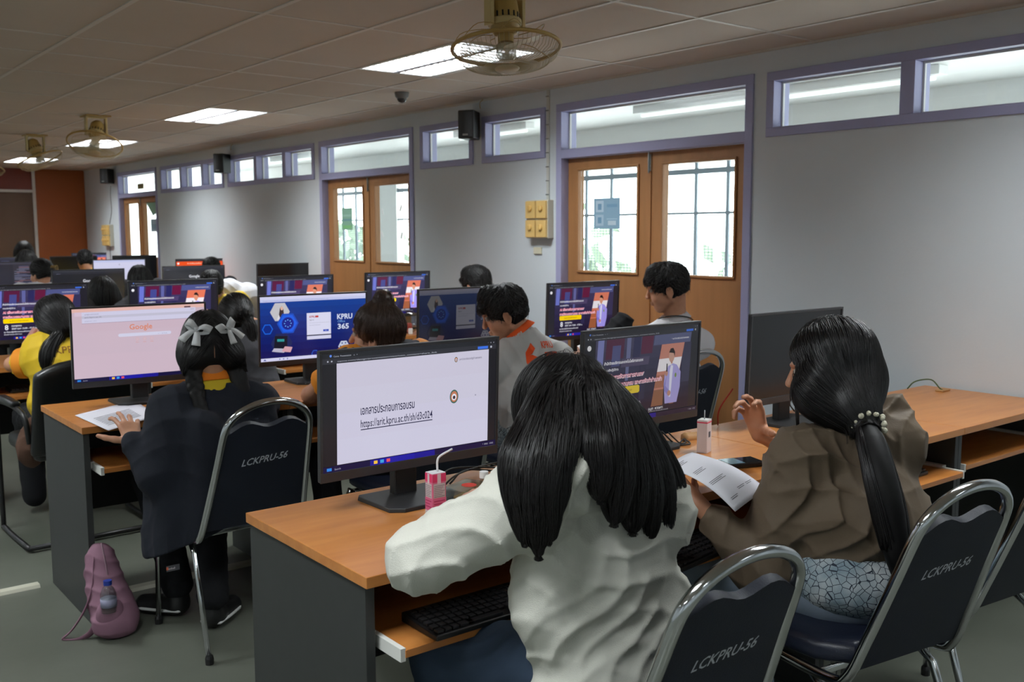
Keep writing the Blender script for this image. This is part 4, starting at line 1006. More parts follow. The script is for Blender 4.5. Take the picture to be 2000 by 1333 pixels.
def person(label, J, top, hair, legs=None, vox=.0055, group=None, do_eyes=False, arms=True, extra_skin=None):
    """J: hip, chest, neck, head, face, shL, elL, wrL, shR, elR, wrR and, per hand, (direction, palm normal, curls)."""
    g = {k: (V(v) if not isinstance(v, dict) else v) for k, v in J.items() if k not in ('handL', 'handR')}
    H = g['head']; M = frame(g['face'], J.get('up', (0, 0, 1)))
    pts = [g[k] for k in ('hip', 'chest', 'neck', 'head')] + [g[k] for k in g if k[:2] in ('sh', 'el', 'wr', 'kn', 'an')]
    lo, hi = bounds(pts, .22)
    S = SDF(lo, hi, vox)
    head_solid(S, H, M)
    S.cone(H + M @ V(0, -.035, -.05), g['neck'], .050, .056, .02)
    ax = nrm(g['shR'] - g['shL']); upb = nrm(g['chest'] - g['hip']); fb = nrm(np.cross(upb, ax)); MB_ = np.array([ax, fb, upb]).T
    S.ell(g['chest'], (.145, .092, .16), MB_, .04); S.ell(g['hip'], (.150, .115, .12), MB_, .04); S.cone(g['hip'], g['chest'], .10, .105, .04)
    S.cone(g['neck'], g['chest'], .05, .09, .03); S.cone(g['shL'], g['shR'], .045, .045, .04)
    for s, sd in (('L', -1), ('R', 1)):
        if 'el' + s not in g: continue
        S.cone(g['sh' + s], g['el' + s], .045, .036, .02); S.cone(g['el' + s], g['wr' + s], .036, .023, .012)
        hd = J.get('hand' + s)
        if hd: hand_solid(S, g['wr' + s], hd[0], hd[1], hd[3] if len(hd) > 3 else -sd, hd[2], **(hd[4] if len(hd) > 4 else {}))
        else: S.cone(g['wr' + s], g['wr' + s] + nrm(g['wr' + s] - g['el' + s]) * .08, .028, .022, .012)
    for s in ('L', 'R'):
        if 'kn' + s in g:
            hp = g['hip'] + ax * (.085 if s == 'R' else -.085)
            S.cone(hp, g['kn' + s], .078, .052, .03); S.cone(g['kn' + s], g['an' + s], .050, .034, .012)
    v, f = S.mesh(); body = np_mesh('person', v, f, M_skin); tag(body, label, 'person', group)
    if do_eyes: eyes(body, H, M)
    return body, g, M, MB_, ax, fb, upb

def garment(par, name, g, MB_, ax, fb, upb, m, puff=.018, sleeve=1.0, fold=(.004, 55, 1), waist=None, hem=.10, vox=.0055, neckcut=.045, extra=None, collar=None, cuffs=0.0, shrink=0, sleeve_r=1.0):
    pts = [g[k] for k in ('hip', 'chest', 'neck')] + [g[k] for k in g if k[:2] in ('sh', 'el', 'wr')]
    lo, hi = bounds(pts, .26); S = SDF(lo, hi, vox)
    S.ell(g['chest'], (.150 + puff, .098 + puff, .165 + puff), MB_, .05)
    hp = g['hip'] + upb * (-hem + .08)
    S.ell(g['hip'] + upb * .04, (.150 + puff, .118 + puff, .13 + puff), MB_, .06); S.cone(g['hip'] + upb * .05, g['chest'], .115 + puff, .115 + puff, .05)
    S.cone(g['neck'] - upb * .01, g['chest'], .058 + puff * .5, .10 + puff, .04)
    for s in ('L', 'R'):
        S.cone(g['sh' + s], g['neck'] - upb * .02, .050 + puff, .052 + puff * .5, .04)
        if 'el' + s not in g: continue
        a, b, c = g['sh' + s], g['el' + s], g['wr' + s]; sl_ = sleeve[s] if isinstance(sleeve, dict) else sleeve
        if sl_ <= 1: S.cone(a, a + (b - a) * sl_, .054 + puff, (.046 + puff * 1.1) * sleeve_r, .03)
        else:
            S.cone(a, b, .054 + puff, (.044 + puff * 1.1) * sleeve_r, .03); k = sl_ - 1; e = b + (c - b) * k
            S.cone(b, e, (.044 + puff * 1.1) * sleeve_r, .031 + puff * .55, .02)
            if cuffs: S.cone(e - nrm(c - b) * .012, e + nrm(c - b) * .02, .033 + puff * .4, .030 + puff * .35, .006)
    if extra: extra(S)
    if fold:
        S.wave(fold[0], fold[1], fold[2], axis=nrm(upb + .6 * ax)); S.wave(fold[0] * .7, fold[1] * 1.3, fold[2] + 5, axis=nrm(upb * .4 - ax + .4 * fb))
    # neck opening, hem, sleeve ends
    nd = nrm(g['head'] - g['neck']); S.cone(g['neck'] + nd * .012, g['neck'] + nd * .2, neckcut, neckcut + .05, .006, 'c')
    S.plane(g['hip'] - upb * hem, -upb) if hem is not None else None
    if 1:
        for s in ('L', 'R'):
            if 'el' + s in g and (sleeve[s] if isinstance(sleeve, dict) else sleeve) <= 1:
                a, b, c = g['sh' + s], g['el' + s], g['wr' + s]; e = a + (b - a) * (sleeve[s] if isinstance(sleeve, dict) else sleeve); d_ = nrm(b - a)
                S.cone(e + d_ * .065, e + d_ * .10, .075, .10, .004, 'c', pad=.02); S.cone(e + (b - e) * .0 + d_ * .02, b, .040, .038, .003, 'c', pad=.01)
    v, f = S.mesh(); return np_mesh(name, v, f, m, par), S

def trousers(par, g, ax, m, name='trousers', thick=.012, vox=.007, fold=(.004, 60, 3), hipr=(.165, .14, .12), th=0):
    pts = [g['hip']] + [g[k] for k in g if k[:2] in ('kn', 'an')]; lo, hi = bounds(pts, .2); S = SDF(lo, hi, vox)
    S.ell(g['hip'], hipr, None, .03)
    for s, sg in (('L', -1), ('R', 1)):
        hp = g['hip'] + ax * .085 * sg; S.cone(hp, g['kn' + s], .082 + thick + th, .058 + thick + th * .6, .03); S.cone(g['kn' + s], g['an' + s], .056 + thick, .046 + thick, .02)
    S.wave(*fold[:2], fold[2], axis=(.3, .8, .4)); S.plane(g['hip'] + V(0, 0, .09), (0, 0, 1))
    v, f = S.mesh(); return np_mesh(name, v, f, m, par)
def shoe(par, an, d, m, name='shoe', sole=None):
    an = V(an); d = nrm(V(d[0], d[1], 0)); z = an[2]; S = SDF(*bounds([an, an + d * .2, (an[0], an[1], 0)], .07), .005)
    S.cone((an[0], an[1], .045), V(an[0], an[1], .035) + d * .14, .040, .036, .02); S.cone((an[0], an[1], z), (an[0], an[1], .05), .042, .042, .02)
    S.plane((0, 0, .003), (0, 0, -1)); v, f = S.mesh(); o = np_mesh(name, v, f, m, par)
    if sole:
        q = MB().tube([tuple(V(an[0], an[1], .028) + d * t + np.cross(d, V(0, 0, 1)) * w_) for t, w_ in ((-.035, .0), (-.02, .037), (.05, .040), (.13, .037), (.168, .02), (.168, -.02), (.13, -.037), (.05, -.040), (-.02, -.037))], .006, 6, closed=True); q.build('sole_stripe', sole, o, smooth=True)
    return o

# ------------------------------------------------------------------ hair
def cap_solid(S, H, M, t=.010, facecut=True, low=-.055, front=.10):
    W_ = lambda x, y, z: H + M @ V(x, y, z)
    S.ell(W_(0, -.014, .036), (.078 + t, .097 + t, .090 + t), M, .012); S.ell(W_(0, -.045, -.015), (.066 + t * .7, .052 + t, .070), M, .02)
    if facecut:
        S.ell(W_(0, .112, -.032), (.068, .092, .078), M, .012, 'c'); S.ell(W_(0, .05, -.085), (.12, .060, .075), M, .01, 'c')
def hair_short(par, H, M, m=None, vox=.004, seed=1, spikes=.004, top=.014, n=700, low=-.06):
    m = m or M_hair; lo, hi = H - .17, H + .17; S = SDF(lo, hi, vox); W_ = lambda x, y, z: H + M @ V(x, y, z)
    cap_solid(S, H, M, .009); S.ell(W_(0, .035, .085), (.062, .058, .040 + top), M, .02); S.ell(W_(0, .082, .055), (.058, .026, .024), M, .015)
    for s in (-1, 1): S.ell(W_(s * .088, -.004, -.024), (.020, .026, .036), M, .006, 'c')
    S.plane(W_(0, -.06, low), M @ V(0, -.25, -1)); S.wave(spikes, 120, seed, axis=M @ V(.5, 1, .2))
    v, f = S.mesh(); r = np.random.RandomState(seed); loc = (v - H) @ M
    ids = r.choice(np.nonzero(loc[:, 2] > -.02)[0], n); fwd = M @ V(0, 1, 0); rt = M @ V(1, 0, 0)
    def df(P):
        q = (P - H) @ M; w_ = np.clip((q[:, 1] + .03) * 12, -1, 1)[:, None]
        return fwd * w_ + np.array([0, 0, -.5]) + rt * (.25 * np.sign(q[:, :1]))
    sv = strands(S, v[ids], df, 9, .006, .0011, off=.0005, seed=seed, jit=.35, fall=3)
    return hair_mesh('hair', (v, f), sv, m, par)
def flow(chains, tg=.75, down=.55):      # strands follow the nearest lock
    Q, T = [], []
    for c in chains:
        q = np.array([V(p) for p in cr(c[0], 6)]); t = np.gradient(q, axis=0); Q.append(q); T.append(t / (np.linalg.norm(t, axis=1, keepdims=True) + 1e-9))
    Q, T = np.concatenate(Q), np.concatenate(T)
    return lambda P: tg * T[np.argmin(((P[:, None] - Q[None]) ** 2).sum(2), axis=1)] + V(0, 0, -down)
def long_hair(par, H, M, chains, zmin, dirs=None, m=None, vox=.0055, n=1500, steps=70, step=.009, rad=.0011, seed=2, t=.012, name='hair', facecut=True, extra=None, wave=None, jit=.10, fall=8, lo=None, hi=None, seedz=.0, capc=True, fth=.45, seedlow=.1, clump=0, spread_=.0035):
    m = m or M_hair; pts = [H + .15, H - .15] + [V(p) for c in chains for p in c[0]]; lo, hi = bounds(pts, .09); S = SDF(lo, hi, vox)
    if capc: cap_solid(S, H, M, t, facecut=facecut)
    for c in chains: S.chain(c[0], c[1], k=c[2] if len(c) > 2 else .03)
    if extra: extra(S)
    if wave: S.wave(*wave[:2], 4, axis=wave[2], ridged=False)
    v, f = S.mesh(); r = np.random.RandomState(seed); loc = (v - H) @ M
    ids = r.choice(np.nonzero((loc[:, 2] > seedz) & (v[:, 2] > H[2] - seedlow))[0], n); df = dirs or (lambda P: np.tile(V(0, 0, -1.), (len(P), 1)))
    sv = strands(S, v[ids], df, steps, step, rad, zmin=zmin, seed=seed, jit=jit, fall=fall, fth=fth, clump=clump, spread_=spread_)
    return hair_mesh(name, (v, f), sv, m, par), S
# ------------------------------------------------------------------ the people
def A_(*p): return V(*at(*p))
# --- woman in the white hoodie, writing at the frontmost desk
J = dict(hip=(1.39, 1.40, .55), chest=(1.34, 1.42, .80), neck=(1.285, 1.45, .985), head=(1.298, 1.465, 1.066), face=(-.12, .82, -.50),
         shL=A_(1035, 985, 1.42), elL=A_(820, 1092, 1.60), wrL=(1.235, 1.765, .815), shR=A_(1275, 1000, 1.37), elR=(1.60, 1.62, .80), wrR=(1.47, 1.80, .79),
         knL=(1.20, 1.78, .50), anL=(1.22, 1.75, .09), knR=(1.48, 1.80, .50), anR=(1.46, 1.75, .09),
         handL=(V(.75, .45, .25), V(.4, -.3, -.85), (55, 60, 62, 66), -1, dict(thumb=(.5, .8, .6))), handR=(V(-.4, .9, -.1), V(0, 0, -1), (20, 22, 25, 30)))
b, g, M, MBx, ax, fb, upb = person('person in a white hoodie with long loose black hair, bent over the frontmost desk', J, None, None, vox=.0045, do_eyes=True)
M_whood = cloth('off_white_fleece', (216, 215, 204), .9)
def hood(S):
    c = A_(1122, 915, 1.345); S.ell(c, (.105, .060, .045), None, .012); S.ell(c + V(.0, .01, -.04), (.09, .055, .055), None, .012)
    S.cone(c + V(-.085, .03, .01), c + V(-.05, .12, .0), .035, .03, .03); S.cone(c + V(.085, .03, .01), c + V(.06, .12, .0), .035, .03, .03)
garment(b, 'hoodie', g, MBx, ax, fb, upb, M_whood, puff=.028, sleeve=1.86, fold=(.0075, 48, 3), sleeve_r=.9, hem=.10, extra=hood, cuffs=1)
trousers(b, g, ax, cloth('dark_blue_denim', (52, 66, 84), .9, bs=900), 'jeans', fold=(.004, 70, 3))
for s in 'LR': shoe(b, g['an' + s], (0, 1, 0), M_black)
ch = []
for (ex, ey, mx, my, dy) in ((1006, 985, 1012, 900, .05), (1020, 1050, 1022, 935, .03), (1052, 1078, 1045, 940, .01), (1078, 1045, 1068, 925, .0), (1092, 985, 1084, 895, .01)):
    ch.append(([A_(1095, 795, 1.41), A_((1095 + mx) / 2 + 2, 850, 1.36 + dy), A_(mx, my, 1.325 + dy), A_(ex, ey, 1.305 + dy)], [.048, .038, .024, .003], .022))
for (ex, ey, mx, my, dy) in ((1172, 965, 1168, 880, .0), (1200, 1012, 1195, 905, -.005), (1236, 1030, 1222, 920, .0), (1268, 1045, 1245, 925, .005), (1298, 1052, 1270, 930, .02), (1320, 1010, 1288, 925, .045)):
    ch.append(([A_(1155, 795, 1.39), A_((1155 + mx) / 2 + 4, 845, 1.345 + dy), A_(mx, my, 1.31 + dy), A_((ex + mx) / 2 + 4, (ey + my) / 2, 1.295 + dy), A_(ex, ey, 1.285 + dy)], [.052, .042, .030, .018, .003], .022))
long_hair(b, g['head'], M, ch, A_(1170, 1090, 1.30)[2], dirs=flow(ch), n=5600, steps=50, step=.0095, rad=.00085, jit=.10, fall=1, fth=.42, vox=.0045, seedz=-.5, seedlow=.27, spread_=.006)

# --- woman in the brown jacket
J = dict(hip=(2.25, 1.40, .55), chest=A_(1655, 985, 1.42), neck=A_(1668, 835, 1.44), head=A_(1622, 722, 1.475), face=(-.50, .86, -.14),
         shL=A_(1568, 895, 1.47), elL=A_(1488, 1105, 1.53), wrL=A_(1362, 985, 1.66), shR=A_(1742, 868, 1.38), elR=A_(1612, 915, 1.70), wrR=A_(1484, 848, 1.80),
         knL=(2.08, 1.80, .50), anL=(2.10, 1.78, .09), knR=(2.34, 1.82, .50), anR=(2.33, 1.78, .09),
         handL=(A_(1325, 930, 1.74) - A_(1362, 985, 1.66), V(.5, .3, .6), (45, 48, 50, 52), 1, dict(thumb=(.5, .8, .4))),
         handR=(A_(1455, 760, 1.80) - A_(1484, 848, 1.80), A_(1300, 800, 1.70) - A_(1500, 800, 1.80), (28, 22, 32, 46), 1, dict(thumb=(.9, .25, .8), spread=.28)))
b, g, M, MBx, ax, fb, upb = person('person in a brown jacket with a long black ponytail, holding a sheet, other hand raised', J, None, None, vox=.0038, do_eyes=True)
M_brown = cloth('brown_nylon', (104, 90, 74), .62, bump=.08, bs=300)
def bh(S):
    c = g['neck']; S.ell(c + V(.02, -.035, -.045), (.10, .055, .05), None, .04); S.cone(c + V(-.06, .02, .0), c + V(-.02, .08, -.02), .035, .03, .03)
    S.ell(A_(1742, 800, 1.40), (.055, .045, .045), None, .03); S.ell(g['hip'] + V(.01, -.02, .17), (.200, .155, .10), None, .06)
    e = g['elL']; S.ell(e + V(.01, 0, -.02), (.065, .07, .05), None, .04)
garment(b, 'jacket', g, MBx, ax, fb, upb, M_brown, puff=.030, sleeve=dict(L=1.66, R=1.20), fold=(.012, 38, 11), hem=.02, extra=bh, cuffs=1, vox=.0045)
M_print = mat('comic_print_cloth', (206, 212, 214), .8, noise=.4, nscale=14, rgb2=(120, 146, 160))
nt = M_print.node_tree; vo = nt.nodes.new('ShaderNodeTexVoronoi'); vo.feature = 'DISTANCE_TO_EDGE'; vo.inputs['Scale'].default_value = 52; vo.inputs['Randomness'].default_value = 1
tcn = nt.nodes['Texture Coordinate']; nt.links.new(tcn.outputs['Object'], vo.inputs[0]); mth = nt.nodes.new('ShaderNodeMath'); mth.operation = 'GREATER_THAN'; mth.inputs[1].default_value = .035; nt.links.new(vo.outputs['Distance'], mth.inputs[0])
mxn = nt.nodes.new('ShaderNodeMixRGB'); mxn.inputs[1].default_value = (.02, .03, .05, 1); nt.links.new(mth.outputs[0], mxn.inputs[0]); nt.links.new(nt.nodes['Color Ramp'].outputs[0], mxn.inputs[2]); nt.links.new(mxn.outputs[0], nt.nodes['Principled BSDF'].inputs['Base Color'])
def hemx(S): S.ell(g['hip'] + V(-.01, -.02, .02), (.208, .182, .11), None, .03)
garment(b, 'printed_shirt', {k: v for k, v in g.items() if k[:2] != 'el'}, MBx, ax, fb, upb, M_print, puff=.012, hem=.065, fold=(.002, 60, 2), extra=hemx, vox=.006)
trousers(b, g, ax, cloth('pale_blue_denim', (142, 156, 172), .85, bs=900), 'jeans', thick=.02, fold=(.003, 70, 7), hipr=(.200, .175, .135), th=.014)
for s in 'LR': shoe(b, g['an' + s], (0, 1, 0), M_white)
tie = A_(1684, 822, 1.365)
ch = [([g['head'] + M @ V(.02, -.06, -.03), A_(1660, 790, 1.40), tie], [.068, .050, .022], .04),
      ([g['head'] + M @ V(-.055, .01, -.0), A_(1585, 775, 1.47), A_(1630, 805, 1.42), tie], [.045, .036, .030, .02], .03),
      ([tie, A_(1703, 870, 1.30), A_(1722, 940, 1.25), A_(1738, 1010, 1.225), A_(1752, 1085, 1.205), A_(1762, 1145, 1.20)], [.020, .030, .033, .033, .026, .012], .012)]
tl = np.array([V(p) for p in cr(ch[2][0], 6)])
def dB(P):
    d = tie - P; dist = np.linalg.norm(d, axis=1, keepdims=True); d = d / (dist + 1e-6)
    k = np.argmin(((P[:, None] - tl[None]) ** 2).sum(2), axis=1); tg = tl[np.minimum(k + 1, len(tl) - 1)] - tl[np.maximum(k - 1, 0)]; tg /= np.linalg.norm(tg, axis=1, keepdims=True)
    below = ((P[:, 2] < tie[2] + .004) & (np.min(((P[:, None] - tl[None]) ** 2).sum(2), axis=1) < .003)).astype(float)[:, None]
    near = (dist < .035).astype(float); wt = np.maximum(below, near); return d * (1 - wt) + tg * wt + V(0, 0, -.15)
ho, HS = long_hair(b, g['head'], M, ch, .70, dirs=dB, n=3200, steps=85, step=.0085, rad=.00085, jit=.05, fall=5, vox=.0045, seedz=-.03)
bd = MB(); rr = random.Random(4); tdir = nrm(tl[3] - tl[0])
for k in range(26):
    a = 2 * math.pi * k / 13; u_ = nrm(np.cross(tdir, V(0, 0, 1))); w_ = np.cross(tdir, u_); p = tie + V(-.020, -.030, -.008) + tdir * (.006 * (k % 2) - .003) + (u_ * math.cos(a) + w_ * math.sin(a)) * (.036 + rr.uniform(0, .006)); r_ = rr.uniform(.005, .0085)
    bd.lathe([(0, r_), (r_ * .7, r_ * .7), (r_, 0), (r_ * .7, -r_ * .7), (0, -r_)], tuple(p), 8)
bd.build('beaded_hair_tie', mat('silver_beads', (226, 220, 196), .2), ho, smooth=True)
mb = MB(); 
for k in range(5): mb.tube(cr([A_(1548 + 3 * k, 730, 1.50), A_(1552 + 2 * k, 790, 1.49), A_(1557 + k, 850, 1.485), A_(1556 + 2 * k, 885 - 5 * k, 1.485)], 4), .0011, 5)
mb.build('loose_strand', M_hair, ho, smooth=True)

# --- girl in the black hooded jacket with two braids
J = dict(hip=(1.37, 3.37, .55), chest=A_(415, 850, 3.42), neck=A_(412, 752, 3.44), head=A_(406, 680, 3.46), face=(.16, .95, -.24),
         shL=A_(335, 800, 3.42), elL=A_(308, 925, 3.38), wrL=A_(262, 868, 3.46), shR=A_(492, 788, 3.40), elR=(1.60, 3.62, .78), wrR=(1.42, 3.80, .77),
         knL=(1.22, 3.80, .50), anL=(1.24, 3.62, .12), knR=(1.44, 3.80, .50), anR=(1.30, 3.42, .12),
         handL=(A_(250, 825, 3.53) - A_(262, 868, 3.46), V(.1, .3, -1), (22, 18, 24, 38), 1, dict(thumb=(.9, .4, .1), spread=.3)), handR=(V(-.4, .9, 0), V(0, 0, -1), (20, 22, 25, 30)))
b, g, M, MBx, ax, fb, upb = person('person in a black hooded jacket with two braids and white bows in the hair', J, None, None, vox=.005, do_eyes=True)
M_navyj = cloth('black_navy_fleece', (27, 30, 38), .92, bump=.3); M_ysh = cloth('yellow_shirt', (232, 200, 44), .55); M_orc = cloth('orange_knit', (236, 130, 34), .8)
def cn(S):
    c = g['neck']
    for k in range(7):      # the fallen hood, a broad roll hanging from both shoulders round the upper back
        a0, a1 = math.pi * (k / 7) + math.pi, math.pi * ((k + 1) / 7) + math.pi
        f = lambda a: g['chest'] + V(.02, -.0, .04) + V(.185 * math.cos(a), .135 * math.sin(a), .035 * math.cos(a) ** 2 - .055 * abs(math.sin(a)))
        S.cone(f(a0), f(a1), .034, .034, .025)
    for dx, dy, z0, z1, r0, r1 in ((-.17, -.02, .80, .30, .060, .085), (-.10, -.10, .78, .32, .06, .075), (-.19, .06, .74, .34, .055, .07)): S.cone((1.34 + dx, 3.38 + dy, z0), (1.33 + dx * 1.05, 3.38 + dy * 1.1, z1), r0, r1, .05)
o, _ = garment(b, 'jacket', g, MBx, ax, fb, upb, M_navyj, puff=.026, sleeve=1.92, fold=(.0045, 34, 21), hem=.13, extra=cn, cuffs=1, neckcut=.088, vox=.006)
lb = Art(.045, .02, emis=False); lb.rect(0, 0, 1, 1, (60, 60, 64)); lb.text(.05, .3, 'kimball', (196, 190, 190), h=.5); lb.rect(.0, .3, .15, .8, (190, 90, 60))
lb.mb.build('jacket_label', lb.mats, o, loc=tuple(A_(338, 1110, 3.235)))
def yc(S): S.cone(g['neck'] - V(0, 0, .03), g['neck'] + nrm(g['head'] - g['neck']) * .008, .085, .064, .02)
yo, _ = garment(b, 'shirt', {k: v for k, v in g.items() if k[:2] != 'el'}, MBx, ax, fb, upb, M_ysh, puff=.014, fold=None, hem=.08, neckcut=.056, vox=.006, extra=yc)
def band(S, c, n, r0, r1, h): S.cone(c, c + n * h, r0, r1, .004); S.cone(c - n * .02, c + n * (h + .02), r0 - .007, r1 - .007, .003, 'c'); S.plane(c + n * h, n, .002); S.plane(c, -n, .002)
nd = nrm(g['head'] - g['neck']); S = SDF(g['neck'] - .12, g['neck'] + .14, .003); band(S, g['neck'] + nd * .016, nd, .080, .072, .034); v, f = S.mesh(); np_mesh('collar', v, f, M_orc, yo)
M_blk = cloth('black_trouser_cloth', (22, 23, 26), .9)
trousers(b, g, ax, M_blk, fold=(.004, 60, 4))
for s in 'LR': shoe(b, g['an' + s], (-.5, .6, 0) if s == 'L' else (.6, .5, 0), M_black, sole=M_white)
W_ = lambda x, y, z: g['head'] + M @ V(x, y, z)
def braid(S, pts, r0):
    P_ = [V(p) for p in cr(pts, 10)]; n = len(P_)
    for i in range(0, n - 1):
        t = i / (n - 1); a = i * 1.35; r = r0 * (1 - .45 * t); d_ = nrm(P_[i + 1] - P_[i]); u_ = nrm(np.cross(d_, V(.2, 1, .1)))
        for sg in (-1, 1): S.ell(P_[i] + u_ * sg * r * .72 * math.cos(a), (r * .62, r * .62, r * .80), None, .004, pad=.03)
def bx(S):
    braid(S, [W_(-.062, -.045, -.035), W_(-.070, -.055, -.10), A_(392, 800, 3.33), A_(408, 850, 3.30)], .030)
    braid(S, [W_(.068, -.04, -.03), W_(.085, -.04, -.10), A_(472, 760, 3.36), A_(478, 800, 3.34)], .032)
def dC(P):
    q = (P - g['head']) @ M; out = np.stack([np.sign(q[:, 0]) * .9, -.3 - 0 * q[:, 0], -.9 + 0 * q[:, 0]], 1); return out @ M.T
ho, _ = long_hair(b, g['head'], M, [([W_(-.05, -.02, .0), W_(-.066, -.05, -.05)], [.05, .036]), ([W_(.05, -.02, .0), W_(.07, -.045, -.05)], [.05, .038])], .95, dirs=dC, n=1400, steps=22, step=.008, rad=.001, extra=bx, fall=3, t=.009, vox=.0045, seedz=.0)
S = SDF(g['head'] - .14, g['head'] + .15, .004)
mb = MB(); mb.tube([W_(.004, .04, .130), W_(.003, -.03, .137), W_(.002, -.075, .112), W_(.001, -.108, .06), W_(.0, -.113, .0), W_(.0, -.102, -.05)], .0016, 5); mb.build('hair_parting', M_skin, ho, smooth=True)
M_bow = cloth('white_satin', (222, 224, 226), .5, bump=.05)
def ribbon(pts, w_, wd, name, par):      # a flat band along pts, broad side along wd
    P_ = [V(p) for p in cr(pts, 5)]; vs = []; n = len(P_)
    for i, p in enumerate(P_):
        a = wd[0] + (wd[1] - wd[0]) * i / (n - 1); k = w_[0] + (w_[1] - w_[0]) * i / (n - 1); vs += [p - nrm(a) * k, p + nrm(a) * k]
    return vs, [(2 * i, 2 * i + 1, 2 * i + 3, 2 * i + 2) for i in range(n - 1)]
def bow(c, ang, label):
    # c: knot point; built against the back of the head
    f_ = nrm(c - g['head'])
    rt = nrm(np.cross(f_, V(0, 0, 1))) ; up_ = nrm(np.cross(rt, f_)); ca, sa = math.cos(ang), math.sin(ang)
    r2, u2 = rt * ca + up_ * sa, up_ * ca - rt * sa; mb = MB()
    for sg in (-1, 1):
        mb.add(*ribbon([c + f_ * .008, c + r2 * .025 * sg + f_ * .022 + u2 * .012, c + r2 * .050 * sg + f_ * .010 + u2 * .014, c + r2 * .028 * sg + f_ * .006 + u2 * .004, c + f_ * .004], (.010, .017), (u2, u2), '', None))
        mb.add(*ribbon([c + f_ * .010, c + r2 * .014 * sg - u2 * .02 + f_ * .013, c + r2 * .030 * sg - u2 * .058 + f_ * .008], (.007, .017), (r2, r2 + u2 * .2 * sg), '', None))
    mb.box(tuple(c + f_ * .010), (.014, .014, .014))
    o = mb.build('hair_bow', M_bow, ho, smooth=True); md = o.modifiers.new('s', 'SOLIDIFY'); md.thickness = .0015; return o
bow(W_(-.050, -.098, .050), .35, ''); bow(W_(.050, -.098, .050), -.35, '')

# --- man in the grey and white shirt printed 67
J = dict(hip=(2.80, 3.34, .55), chest=A_(1040, 770, 3.42), neck=A_(1018, 655, 3.47), head=A_(985, 612, 3.52), face=(-.72, .60, -.36),
         shL=A_(965, 715, 3.52), elL=(2.52, 3.72, .80), wrL=(2.66, 3.93, .78), shR=A_(1088, 702, 3.40), elR=(3.06, 3.66, .78), wrR=(2.95, 3.88, .78),
         knL=(2.68, 3.78, .50), anL=(2.68, 3.70, .09), knR=(2.92, 3.78, .50), anR=(2.92, 3.70, .09), handL=(V(.5, .8, 0), V(0, 0, -1), (20, 22, 25, 30)), handR=(V(-.3, .9, 0), V(0, 0, -1), (20, 22, 25, 30)))
b, g, M, MBx, ax, fb, upb = person('person in a pale grey shirt with orange collar and orange number 67', J, None, None, vox=.005, do_eyes=True)
so, SS = garment(b, 'sports_shirt', g, MBx, ax, fb, upb, cloth('pale_grey_jersey', (206, 206, 204), .75), puff=.024, neckcut=.074, sleeve=.95, fold=(.0045, 42, 31), hem=.10, vox=.0055)
nd = nrm(g['head'] - g['neck']); S = SDF(g['neck'] - .12, g['neck'] + .14, .003); band(S, g['neck'] + nd * .008, nd, .086, .066, .034); v, f = S.mesh(); np_mesh('collar', v, f, cloth('orange_collar', (236, 96, 40), .8), so)
# number on the back: letters laid on the cloth surface
def decal(S, par, name, tx, org, du, dv, h, m, wd=None, bold=.0, out=None, off=.0015):
    vs, fs, tw = text_mesh(tx, bold); du, dv = nrm(du), nrm(dv); out = nrm(out if out is not None else np.cross(du, dv)); sx = (wd / tw) if wd else h
    bm_v = np.array([[p[0], p[1]] for p in vs]); P = V(org) + bm_v[:, :1] * du * sx + bm_v[:, 1:2] * dv * h
    # subdivide so that it follows the folds
    me = bpy.data.meshes.new('x'); me.from_pydata([tuple(p) for p in P], [], fs); import bmesh
    bm = bmesh.new(); bm.from_mesh(me); bmesh.ops.triangulate(bm, faces=bm.faces[:])
    for _ in range(4):
        ed = [e for e in bm.edges if e.calc_length() > .012]
        if ed: bmesh.ops.subdivide_edges(bm, edges=ed, cuts=1); bmesh.ops.triangulate(bm, faces=bm.faces[:])
    bm.verts.ensure_lookup_table(); Q = np.array([v.co for v in bm.verts])
    T = Q - out * .12 * -1; hit = np.full(len(Q), .0); cur = Q + out * .12; alive = np.ones(len(Q), bool)
    for _ in range(60): d = S.samp(cur); cur = cur - out * np.clip(d, -.01, .01)[:, None]
    cur = cur + out * off
    for v_, c_ in zip(bm.verts, cur): v_.co = c_
    bm.to_mesh(me); bm.free(); me.materials.append(m); o = bpy.data.objects.new(name, me); col.objects.link(o); o.parent = par; return o
cu = nrm(A_(1102, 708, 3.285) - A_(1037, 712, 3.33)); cv = nrm(A_(1030, 660, 3.33) - A_(1039, 712, 3.33)); M_or = cloth('orange_print', (240, 84, 30), .6); ou = nrm(V(-.30, -.95, .12))
decal(SS, so, 'number_print', '6', A_(1042, 727, 3.31), cu, cv, .175, M_or, wd=.070, bold=.05, out=ou)
decal(SS, so, 'number_print', '7', A_(1082, 724, 3.29), cu, cv, .118, M_or, wd=.060, bold=.05, out=ou)
decal(SS, so, 'letter_print', 'KPRU', A_(1072, 680, 3.29), cu, cv, .046, M_or, wd=.060, bold=.02, out=ou)
trousers(b, g, ax, M_print)
for s in 'LR': shoe(b, g['an' + s], (0, 1, 0), M_black)
hair_short(b, g['head'], M, vox=.004, seed=3, top=.022, spikes=.005, n=900)

